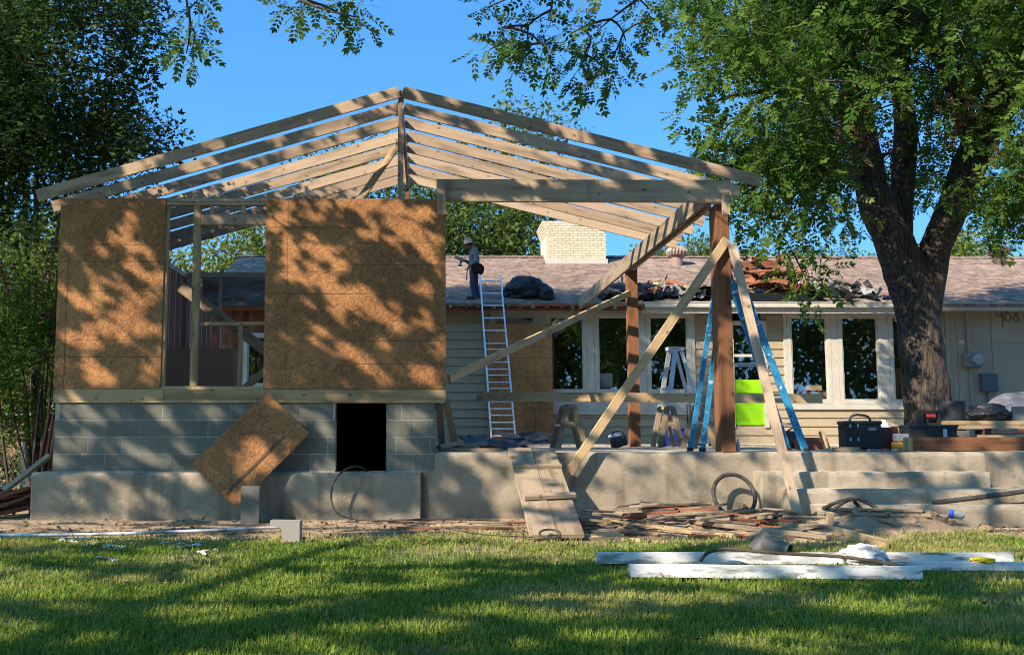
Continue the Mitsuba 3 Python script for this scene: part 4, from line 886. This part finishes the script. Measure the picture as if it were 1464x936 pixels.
# ---------------------------------------------------------------- ladders and trestles
EL_ = thing('extension_ladder', 'silver aluminium extension ladder leaning on the torn roof edge', 'ladder')
fl, fr, tl_, tr_ = np.array([1.35, 21.9, .84]), np.array([1.87, 21.9, .84]), np.array([1.17, 22.96, 4.66]), np.array([1.64, 22.96, 4.66])
for a, b in ((fl, tl_), (fr, tr_)):
    put('rail', bar(a, b, .075, .03, up=(0, -1, .2)), 'alu', EL_)
    put('rail', bar(lerp(a, b, .02) + [0, -.05, 0], lerp(a, b, .62) + [0, -.05, 0], .06, .034, up=(0, -1, .2)), 'alu', EL_)
    put('foot', obox(a + [0, 0, .02], np.eye(3), [.06, .1, .05]), None, EL_, color=(.03, .03, .03))
for i in range(13):
    s = (.18 + i * .305) / 3.98
    put('rung', tube([lerp(fl, tl_, s), lerp(fr, tr_, s)], .018, 8), 'alu', EL_, smooth=40)
for i in range(7):
    s = (.34 + i * .305) / 3.98
    put('rung', tube([lerp(fl, tl_, s) + [0, -.05, 0], lerp(fr, tr_, s) + [0, -.05, 0]], .016, 8), 'alu', EL_, smooth=40)
def stepladder(label, apex, h, spread, half, ang, mat, back, n, capcol):
    k = thing('stepladder', label, 'ladder'); c, s = math.cos(math.radians(ang)), math.sin(math.radians(ang))
    Q = lambda u, w, z: np.array([apex[0] + u * c - w * s, apex[1] + u * s + w * c, apex[2] + z])
    fu, bu = spread
    for sg in (-1, 1):
        put('front_rail', bar(Q(.06 * np.sign(fu), sg * half * .55, h - .02), Q(fu, sg * half, 0), .085, .03, up=Q(1, 0, 0) - Q(0, 0, 0)), mat, k)
        put('rear_rail', bar(Q(.06 * np.sign(bu), sg * half * .5, h - .05), Q(bu, sg * half * .9, 0), .06, .028, up=Q(1, 0, 0) - Q(0, 0, 0)), back, k)
        for a in (fu, bu): put('foot', obox(Q(a, sg * half * (1 if a == fu else .9), .02), np.eye(3), [.07, .06, .045]), None, k, color=(.03, .03, .03))
    for i in range(1, n):
        t = i / n; u, w = fu + (.06 * np.sign(fu) - fu) * t, half + (half * .55 - half) * t
        put('step', bar(Q(u, -w, h * t), Q(u, w, h * t), .03, .085), 'alu', k)
    for t in (.15, .5): 
        u, w = bu + (.06 * np.sign(bu) - bu) * t, half * .9 + (half * .5 - half * .9) * t
        put('strut', bar(Q(u, -w, h * t), Q(u, w, h * t), .025, .012), 'alu', k)
    put('top_cap', obox(Q(0, 0, h), [[c, s, 0], [-s, c, 0], [0, 0, 1]], [.26, half * 1.3, .06]), None, k, color=capcol)
    for sg in (-1, 1): put('spreader', bar(Q(fu * .55, sg * half * .78, h * .46), Q(bu * .55, sg * half * .72, h * .46), .02, .006), 'alu', k)
    return k
stepladder('tall blue fibreglass stepladder opened beside the front patio post', (3.80, 12.78, .835), 2.36, (.84, -.45), .27, 3, 'fibreglass', 'fibreglass', 7, (.03, .2, .38))
stepladder('silver stepladder standing open in front of the dark windows', (4.55, 18.6, .835), 1.78, (-.38, .55), .22, 12, 'alu', 'alu', 5, (.5, .52, .55))
def trestle(label, x, y, h, sp, wl, mats=('old_wood', 'lumber'), z0=.835):
    k = thing('sawhorse', label, 'sawhorse')
    put('top_rail', bx(x - .06, x + .06, y - wl, y + wl, z0 + h - .06, z0 + h), mats[0], k)
    for sy in (-1, 1):
        for sx in (-1, 1):
            put('leg', bar((x + sx * .045, y + sy * wl * .85, z0 + h - .02), (x + sx * sp, y + sy * (wl * .95), z0), .085, .036, up=(1, 0, .1)), mats[(sx + 1) // 2], k)
        put('gusset', bx(x - sp * .62, x + sp * .62, y + sy * wl * .9 - .012, y + sy * wl * .9 + .012, z0 + h * .5, z0 + h * .5 + .07), mats[0], k)
    return k
trestle('wooden sawhorse left of the middle post carrying the long plank', 2.13, 15.5, .66, .21, .35)
trestle('wooden sawhorse behind the blue stepladder', 4.15, 15.3, .66, .25, .33)
trestle('darker wooden sawhorse beside the blue bin', 3.98, 17.0, .68, .18, .3, ('old_wood', 'old_wood'))
scrap('long plank laid across the sawhorses', None, (.82, 15.32, 1.61), (5.95, 15.3, 1.58), .14, .04, 'lumber', name='scaffold_plank', cat='plank')
scrap('second long plank behind the first on the sawhorses', None, (.73, 15.5, 1.60), (4.6, 15.5, 1.58), .10, .04, 'old_wood', name='scaffold_plank', cat='plank')

# strand board sheets standing at the house wall
for x0, x1, lab in ((1.365, 2.425, 'wide strand board sheet standing against the house wall behind the ladder'), (2.435, 2.84, 'narrow strand board sheet against the house wall left of the first dark window')):
    k = one('wall_sheet', bx(x0, x1, 23.2, 23.215, .84, 3.575), 'osb', lab, 'board')
    for z in (1.62, 1.86, 2.36, 2.78, 3.05, 1.2): put('nail_line', bx(x0 + .005, x1 - .005, 23.196, 23.199, z - .004, z + .004), None, k, color=(.05, .035, .025))

# odds and ends on the slab
scrap('grey stud leaning on the right corner of the addition', None, (.13, 12.5, 1.40), (.17, 12.75, .84), .04, .085, 'old_wood', up=(0, 1, 0))
scrap('second grey stud leaning beside the first at the corner', None, (.21, 12.55, 1.42), (.36, 12.95, .84), .04, .085, 'old_wood', up=(0, 1, 0))
for i, (a, b, w, mt, lab) in enumerate((((.35, 13.2, .88), (.62, 13.0, .86), .1, 'lumber', 'pale lumber offcut among the patio debris'), ((.2, 13.0, .87), (.75, 13.6, .92), .09, 'old_wood', 'grey board among the patio debris'), ((.12, 12.6, .89), (.42, 12.9, .95), .06, 'lumber', 'short board end at the patio corner'), ((.5, 13.8, .9), (.95, 13.5, .86), .12, 'rust_wood', 'reddish board piece among the patio debris'), ((.15, 12.5, .85), (.9, 12.45, .85), .05, 'old_wood', 'thin lath lying along the slab edge'))):
    scrap(lab, None, a, b, .05, w, mt)
def felt(label, c, sx, sy, seed, tilt=0, z=0, mat='tarp_black', amp=.12, name='felt_sheet'):
    Rm = trimesh.transformations.rotation_matrix(math.radians(z), [0, 0, 1])[:3, :3] @ trimesh.transformations.rotation_matrix(math.radians(tilt), [1, 0, 0])[:3, :3]
    return one(name, sheet(c, Rm.T, sx, sy, seed, amp), mat, label, 'sheet', smooth=True)
felt('black roofing felt curled at the ladder foot', (1.45, 17.5, .98), .42, .7, 1, 20, 30)
felt('black roofing felt piece right of the ladder foot', (1.95, 19, .98), .62, .5, 2, 24, -20, amp=.05)
felt('dark felt scrap on the slab near the corner studs', (.75, 14.5, .9), .8, 1.2, 3, 6, 10)
felt('greenish dark tarp on the slab before the siding', (1.0, 15.5, .93), .7, .9, 4, 8, 40)
SW = thing('site_radio', 'small white and black box tilted beside the long brace', 'box')
rr = rotz(20) @ roty(-14)
put('body', rbox((.22, .2, .16), .03, (3.02, 16.2, .93), rr), None, SW, color=(.04, .045, .05)); put('lid', rbox((.2, .19, .04), .015, (2.98, 16.19, 1.03), rr), None, SW, color=(.55, .6, .66)); put('handle', tube(smooth_path([(2.9, 16.1, 1.03), (2.95, 16.08, 1.09), (3.06, 16.08, 1.07), (3.1, 16.1, 1.0)], 12), .012, 6), None, SW, color=(.04, .04, .04))
BI = thing('blue_bin', 'dark blue plastic bin with pale lid behind the sawhorses', 'bin')
prof = trimesh.creation.box((.32, .3, .3)); prof.vertices[:, :2] *= (1 + .12 * np.sign(prof.vertices[:, 2:])); prof.apply_translation((4.36, 18.2, .99))
put('tub', prof, None, BI, color=(.012, .03, .20), smooth=False); put('lid', rbox((.4, .36, .05), .02, (4.36, 18.2, 1.165)), None, BI, color=(.4, .43, .46))
for i, x in enumerate((4.42, 4.47)): one('rod', tube([(x, 17.3, .84), (x + .01, 17.4, 1.55)], .012, 6), 'paint', 'thin black rod leaning behind the sawhorses', 'rod', 'black rods behind the sawhorses', color=(.02, .02, .02))
BG = thing('work_bag', 'dark brown cloth bag slumped by the blue stepladder foot', 'bag')
put('sack', lump((5.35, 15.0, .95), (.2, .16, .14), 8, .25, floor=.835), None, BG, color=(.035, .025, .025), smooth=True); put('handle', tube(smooth_path([(5.25, 14.9, 1.04), (5.3, 14.88, 1.12), (5.42, 14.88, 1.12), (5.46, 14.9, 1.03)], 12), .012, 6), None, BG, color=(.03, .02, .02))
SB = thing('small_bottle', 'small clear bottle standing right of the front patio post', 'bottle')
put('body', tube([(3.80, 12.5, .835), (3.80, 12.5, .93), (3.80, 12.5, .95), (3.80, 12.5, .985)], [.025, .025, .012, .011], 12), None, SB, color=(.5, .52, .55), smooth=40)
TB = thing('tool_bag', 'black tool bag with grey buckles left of the tool chest', 'bag')
put('body', rbox((.46, .3, .34), .04, (5.52, 13.0, 1.01)), None, TB, color=(.018, .02, .022)); put('flap', rbox((.47, .31, .05), .02, (5.52, 13.0, 1.19)), None, TB, color=(.028, .03, .032))
put('handle', tube(smooth_path([(5.38, 12.95, 1.2), (5.40, 12.95, 1.27), (5.52, 12.95, 1.29), (5.62, 12.95, 1.26), (5.64, 12.95, 1.2)], 20), .016, 7), None, TB, color=(.03, .03, .03))
for x in (5.34, 5.44):
    for z in (1.15, .98): put('buckle', rbox((.025, .02, .05), .008, (x, 12.85, z)), None, TB, color=(.32, .33, .35))
put('label_patch', rbox((.1, .012, .035), .004, (5.62, 12.846, 1.11)), None, TB, color=(.25, .26, .27))
TC = thing('tool_chest', 'long black tool chest with a white tag standing behind the reddish timber', 'chest')
m = trimesh.creation.box((.60, .28, .2)); m.vertices[:, 0] *= (1 + .04 * np.sign(m.vertices[:, 2])); m.apply_translation((6.45, 13.1, 1.04))
put('tray', m, None, TC, color=(.02, .022, .024), smooth=False); put('rim', rbox((.64, .3, .03), .01, (6.45, 13.1, 1.145)), None, TC, color=(.03, .032, .035))
put('tag', rbox((.05, .008, .1), .003, (6.6, 12.955, 1.06)), None, TC, color=(.55, .53, .5))
OC = thing('open_crate', 'dark open case with a red label strip standing on end at the tree foot', 'case')
put('frame', join(bx(6.48, 6.75, 13.4, 13.5, .85, 1.36), bx(6.48, 6.52, 13.34, 13.4, .85, 1.36), bx(6.71, 6.75, 13.34, 13.4, .85, 1.36), bx(6.52, 6.71, 13.34, 13.4, 1.32, 1.36))[:2], None, OC, color=(.02, .02, .02)); put('strip', bx(6.55, 6.68, 13.33, 13.338, 1.27, 1.31)[:2], None, OC, color=(.28, .03, .03))
one('red_case', rbox((.28, .24, .3), .02, (5.9, 13.15, .985)), 'paint', 'dark red case between tool bag and tool chest', 'case', color=(.10, .025, .022))
one('white_bag', lump((6.05, 13.5, 1.03), (.13, .1, .19), 14, .3, floor=.835), 'paint', 'white plastic bag behind the dark red case', 'bag', color=(.5, .52, .54), smooth=True)
one('grey_tin', rbox((.16, .14, .1), .015, (5.98, 12.85, 1.0)), 'paint', 'grey tin on top of the yellow box', 'tin', color=(.2, .21, .23))
one('yellow_box', rbox((.19, .16, .105), .012, (5.98, 12.85, .89)), 'paint', 'small yellow box beside the end of the reddish timber', 'box', color=(.40, .25, .03))
one('wooden_crate', join(bx(4.98, 5.28, 13.6, 13.62, .84, 1.0), bx(5.0, 5.26, 13.62, 13.9, .84, .98)), 'rust_wood', 'low brown wooden box left of the tool bag', 'box')
scrap('short pale board end leaning by the tool bag', None, (5.22, 13.3, .86), (5.18, 13.4, 1.08), .06, .05, 'lumber', up=(1, 0, 0))
scrap('flat board offcut lying before the tool bag', None, (5.05, 12.7, .86), (5.36, 12.65, .86), .05, .1, 'old_wood')
r7 = np.random.default_rng(67)
for i in range(9): one('litter_scrap', rbox((r7.uniform(.04, .1), .04, .025), .01, (r7.uniform(5.4, 5.9), r7.uniform(12.5, 12.7), .848), rotz(r7.uniform(0, 180))), 'paint', 'small scrap of packaging on the slab edge before the tool bag', 'scrap', 'packaging scraps on the slab edge', color=[(.5, .5, .5), (.4, .06, .08), (.2, .2, .2)][i % 3])
scrap('heavy reddish timber lying along the slab edge at the right', None, (5.98, 12.62, .925), (9.0, 12.62, .925), .165, .14, 'cedar', name='timber', cat='timber')
scrap('pale end block of the reddish timber', None, (5.92, 12.6, .92), (5.975, 12.6, .92), .17, .14, 'lumber', name='timber', cat='timber')
for i, (x0, y, z, w, mt, lab) in enumerate(((6.95, 13.6, 1.20, .05, 'lumber', 'top pale board of the lumber stack at the right'), (7.05, 13.55, 1.14, .05, 'old_wood', 'grey board under the top board of the lumber stack'), (7.35, 13.5, 1.075, .06, 'rust_wood', 'brown board in the middle of the lumber stack'), (7.3, 13.45, 1.01, .05, 'old_wood', 'lowest board of the lumber stack behind the timber'))):
    scrap(lab, None, (x0, y, z), (10, y, z), w, .28, mt, name='stack_board')
one('paver', rbox((.2, .2, .2), .01, (6.95, 13.3, .99)), 'cmu', 'pale square block at the left end of the lumber stack', 'block')
one('dark_tray', rbox((.34, .2, .08), .015, (7.35, 13.0, 1.08)), 'paint', 'flat dark tray on the reddish timber at the right', 'tray', color=(.03, .03, .032))
one('tarp_heap', lump((8.55, 14.2, 1.3), (.85, .4, .36), 21, .28, 1.8, 5, floor=1.225), 'tarp_grey', 'bluish grey tarp heaped on the lumber stack at the right', 'tarp', smooth=True)
one('black_bucket', tube([(7.55, 14.6, .84), (7.55, 14.6, 1.52)], [.16, .19], 24), 'paint', 'black bin standing left of the grey tarp heap', 'bin', color=(.02, .022, .024), smooth=40)
one('black_sack', lump((7.6, 13.75, 1.32), (.3, .18, .14), 23, .3, floor=1.225), 'tarp_black', 'black plastic sack before the grey tarp heap', 'sack', smooth=True)
one('signboard', rbox((.26, .03, .2), .008, (8.02, 13.68, 1.32)), 'paint', 'small grey panel leaning on the tarp heap', 'panel', color=(.15, .155, .16))

# ---------------------------------------------------------------- on the roof
def onroof(x, y, dz=0): return np.array([x, y, rz(y) + dz])
one('tarp_bundle', lump(onroof(2.28, 23.6, .1), (.55, .4, .36), 31, .22, 2, 5), 'tarp_black', 'black plastic bundle on the roof right of the ladder', 'bundle', smooth=True)
one('tarp_bundle', lump(onroof(2.72, 23.35, .05), (.2, .25, .25), 32, .22, 2, 4), 'tarp_black', 'small black bundle end beside the large bundle on the roof', 'bundle', smooth=True)
one('tarp_bundle', lump(onroof(4.35, 23.35, .05), (.42, .35, .32), 33, .2, 2, 5), 'tarp_black', 'dark blue black bundle on the roof left of the middle post', 'bundle', smooth=True)
one('tarp_bundle', lump(onroof(5.0, 23.5, .05), (.55, .4, .27), 34, .2, 2, 5), 'tarp_black', 'dark bundle on the roof right of the middle post', 'bundle', smooth=True)
rs = math.degrees(math.atan(.386))
for i, (x, y, w, d, a, mt, lab) in enumerate(((5.75, 23.5, .6, .5, 20, 'tarp_black', 'black felt sheet on the roof beside the dark bundle'), (6.35, 23.4, .8, .6, -25, 'tarp_black', 'crumpled black felt on the roof left of the front post'), (6.85, 23.6, .6, .8, 35, 'tarp_black', 'black felt flap on the roof behind the front post'), (9.4, 23.9, .9, 1.0, 15, 'felt', 'grey torn felt sheet on the roof right of the red scrap'), (10.1, 23.7, .8, .7, -30, 'felt', 'pale torn felt on the roof above the right windows'), (9.95, 24.4, .7, .5, 40, 'felt', 'grey felt scrap high on the roof near the tree'), (6.1, 23.25, .5, .35, -10, 'felt', 'pale felt flap hanging over the gutter by the middle post'))):
    felt(lab, onroof(x, y, .09), w, d, 40 + i, rs, a, mt, .16)
felt('grey tarp hung from the back plate of the addition', (-3.45, 18.2, 3.6), 1.3, .5, 60, 88, 0, 'felt', .14)
scrap('orange plywood strip on the roof beside the dark bundle', None, onroof(5.05, 23.9, .2), onroof(6.0, 24.1, .22), .02, .3, 'rust_wood', up=(0, -.38, 1))
scrap('grey board slanting over the felt on the roof', None, onroof(5.95, 24.0, .25), onroof(6.4, 23.2, .1), .03, .14, 'old_wood')
scrap('white board end leaning on the roof right of the red scrap', None, onroof(8.65, 23.5, .15), onroof(9.05, 24.6, .12), .03, .13, 'trim')
for i in range(5):
    one('felt_layer', bx(7.15 - .1 * r7.random(), 8.9 + .3 * r7.random(), 22.9 + i * .05, 23.7 + i * .05, 4.06 + i * .045, 4.09 + i * .045), 'tarp_black', 'dark layer of old roofing under the red scrap boards', 'roofing', 'old roofing layers under the red scrap')
for i in range(60):
    u = r7.random(); x = 7.3 + 1.45 * u; hmax = .9 * (1 - abs((x - 7.75) / 1.05) ** 1.4)
    y = r7.uniform(23.15, 23.9); z = 4.34 + max(.05, hmax * 1.15) * r7.random(); ln = r7.uniform(.35, .95)
    d = unit([r7.normal(), r7.normal() * .5, r7.normal() * .45]) * ln / 2
    scrap('broken reddish board heaped on the roof right of the front post', 'reddish scrap boards heaped on the roof', np.array([x, y, z]) - d, np.array([x, y, z]) + d, r7.uniform(.015, .03), r7.uniform(.10, .2), 'rust_wood' if i % 3 else 'cedar', up=r7.normal(size=3))

for i in range(56):
    x = r7.uniform(3.9, 7.3) if i < 34 else r7.uniform(8.8, 11.0); y = r7.uniform(22.95, 23.9)
    one('roofing_shard', sheet(onroof(x, y, r7.uniform(.04, .3)), trimesh.transformations.random_rotation_matrix(r7.random(3))[:3, :3] * .0 + trimesh.transformations.euler_matrix(.4 + r7.normal() * .6, r7.normal() * .5, r7.uniform(0, 6))[:3, :3].T, r7.uniform(.2, .55), r7.uniform(.12, .3), 70 + i, .08, 7), ('tarp_black', 'felt', 'tarp_black')[i % 3], 'torn piece of old roofing strewn along the roof edge', 'roofing', 'torn roofing pieces along the roof edge', smooth=True)
for i in range(12):
    x, y = r7.uniform(4.2, 7.2), r7.uniform(23.0, 23.9); a = r7.uniform(0, 3); d = np.array([math.cos(a), math.sin(a) * .5, r7.normal() * .25]) * r7.uniform(.15, .4)
    scrap('loose batten among the torn roofing left of the front post', 'loose battens among the torn roofing', onroof(x, y, .25) - d, onroof(x, y, .25) + d, .03, .08, ('old_wood', 'rust_wood', 'lumber')[i % 3], up=r7.normal(size=3))

# ---------------------------------------------------------------- the roofer
PX, PY, PZ = 1.02, 23.32, rz(23.32) - .02
def J(x, y, z): return np.array([PX + x, PY + y, PZ + z])
def hullbone(a, ra, b, rb):
    s = trimesh.creation.icosphere(subdivisions=2).vertices
    return manifold3d.Manifold.hull_points(np.vstack([s * ra + a, s * rb + b]))
def body(bones):
    m = manifold3d.Manifold()
    for b in bones: m = m + hullbone(*b)
    m = m.refine_to_length(.022); q = m.to_mesh()
    t = trimesh.Trimesh(q.vert_properties[:, :3], q.tri_verts); trimesh.smoothing.filter_taubin(t, iterations=8); return t
hip, chest, neck, head = J(.045, 0, .75), J(.03, 0, 1.06), J(-.015, 0, 1.22), J(-.095, 0, 1.285)
bones = []
for s, kx, fx in ((-1, -.02, .02), (1, .06, .13)):
    h, kn, an = hip + [0, s * .085, -.03], J(kx, s * .09, .40), J(fx, s * .1, .07)
    bones += [(h, .098, kn, .066), (kn, .066, an, .046), (an + [0, 0, -.03], .042, an + [-.15, 0, -.045], .032)]
bones += [(hip + [0, -.08, .02], .105, hip + [0, .08, .02], .105), (hip, .125, chest + [0, 0, -.08], .125), (chest + [0, -.10, .0], .10, chest + [0, .10, 0], .10), (chest + [0, -.14, .07], .065, chest + [0, .14, .07], .065), (chest, .12, neck + [.03, 0, -.05], .07), (neck, .052, head, .052),
          (head + [.012, 0, .02], .086, head + [-.02, 0, -.035], .072), (head + [-.05, 0, -.05], .045, head + [-.03, 0, .0], .06), (head + [-.085, 0, -.01], .012, head + [-.072, 0, .015], .014)]
for s in (-1, 1): bones += [(head + [.02, s * .08, .0], .018, head + [.025, s * .084, -.02], .014)]
sl, sr = chest + [.02, -.185, .07], chest + [.02, .185, .07]
el, hl = J(.06, -.24, .87), J(-.075, -.19, .765)
er, hr = J(-.04, .24, .88), J(-.19, .12, .945)
bones += [(sl, .066, el, .05), (el, .048, hl, .034), (sr, .066, er, .05), (er, .048, hr, .034)]
def hand(w, d, side):
    d = unit(d); o = unit(np.cross(d, side)); out = [(w, .028, w + d * .07 + side * .018, .022), (w, .028, w + d * .07 - side * .018, .022)]
    for i, (q, L) in enumerate(((-.032, .06), (-.011, .075), (.011, .08), (.032, .068))):
        a = w + d * .075 + side * q; b = a + d * L * .5 - o * .012; c_ = b + d * L * .35 - o * .03
        out += [(a, .0095, b, .009), (b, .009, c_, .008)]
    a = w + d * .025 - side * .03; b = a - side * .03 + d * .03 - o * .015
    return out + [(a, .012, b, .010), (b, .010, b + d * .03 - o * .012, .009)]
bones += hand(hl, [-.5, .1, -.85], np.array([.0, 1.0, .1])) + hand(hr, [-1, 0, .05], np.array([0, .4, .9]))
t = body(bones); V = np.array(t.vertices); rel = V - J(0, 0, 0)
col = np.tile([.16, .165, .19], (len(V), 1))
col[rel[:, 2] < .78] = (.045, .07, .12)
skin = ((np.linalg.norm(V - (head + [-.02, 0, 0]), axis=1) < .16) & (rel[:, 2] > 1.2)) | (np.linalg.norm(V - (hl + [-.03, 0, -.06]), axis=1) < .095) | (np.linalg.norm(V - (hr + [-.07, 0, 0]), axis=1) < .085)
col[skin] = (.33, .17, .115); col[rel[:, 2] < .055] = (.06, .045, .03)
hairz = skin & (rel[:, 2] > 1.2) & (rel[:, 0] > -.085) & (rel[:, 2] > 1.27); col[hairz] = (.02, .015, .012)
PE = put('person', trimesh.Trimesh(V, t.faces, process=False), 'matte', None, smooth=True, color=col)
tell(PE, 'person in a tan sun hat, grey shirt and jeans standing on the roof edge', 'person')
hm = trimesh.creation.revolve([(0, .12), (.05, .118), (.085, .09), (.098, .0), (.185, -.035), (.183, -.042), (.095, -.012), (0, -.012)], sections=28)
hm.apply_transform(roty(-12)); hm.apply_translation(head + [-.005, 0, .045])
put('hat', hm, 'matte', PE, color=(.30, .245, .17), smooth=40)
for s in (-1, 1): put('eye', trimesh.creation.icosphere(subdivisions=1, radius=.009).apply_translation(head + [-.083, s * .032, .012]), 'matte', PE, color=(.03, .02, .02), smooth=True)
put('tool_belt', tube([hip + [.01 + .135 * math.cos(a), .17 * math.sin(a), .045] for a in np.linspace(0, 2 * math.pi, 24)], .028, 6), 'matte', PE, color=(.03, .022, .018), smooth=True)
put('pouch', lump(hip + [.13, -.12, -.06], (.085, .1, .13), 5, .25, 2, 3), 'matte', PE, color=(.03, .02, .018), smooth=True)
put('pouch', lump(hip + [.02, -.19, -.07], (.075, .06, .12), 6, .2, 2, 3), 'matte', PE, color=(.035, .022, .018), smooth=True)
put('strap', tube(smooth_path([hip + [-.1, -.08, .04], hip + [-.16, -.1, -.05], hip + [-.19, -.1, -.2], hip + [-.185, -.1, -.32]], 12), .013, 5), 'matte', PE, color=(.04, .025, .02))
DR = thing('hand_tool', 'grey cordless tool held in front of the person on the roof', 'tool')
tp = hr + [-.1, 0, .0]
put('body', rbox((.2, .06, .075), .02, tp + [-.03, 0, .045], roty(20)), None, DR, color=(.26, .27, .28)); put('grip', rbox((.045, .045, .14), .015, tp + [.02, 0, -.04], roty(12)), None, DR, color=(.05, .05, .055)); put('battery', rbox((.1, .07, .05), .012, tp + [.0, 0, -.12]), None, DR, color=(.3, .31, .32))
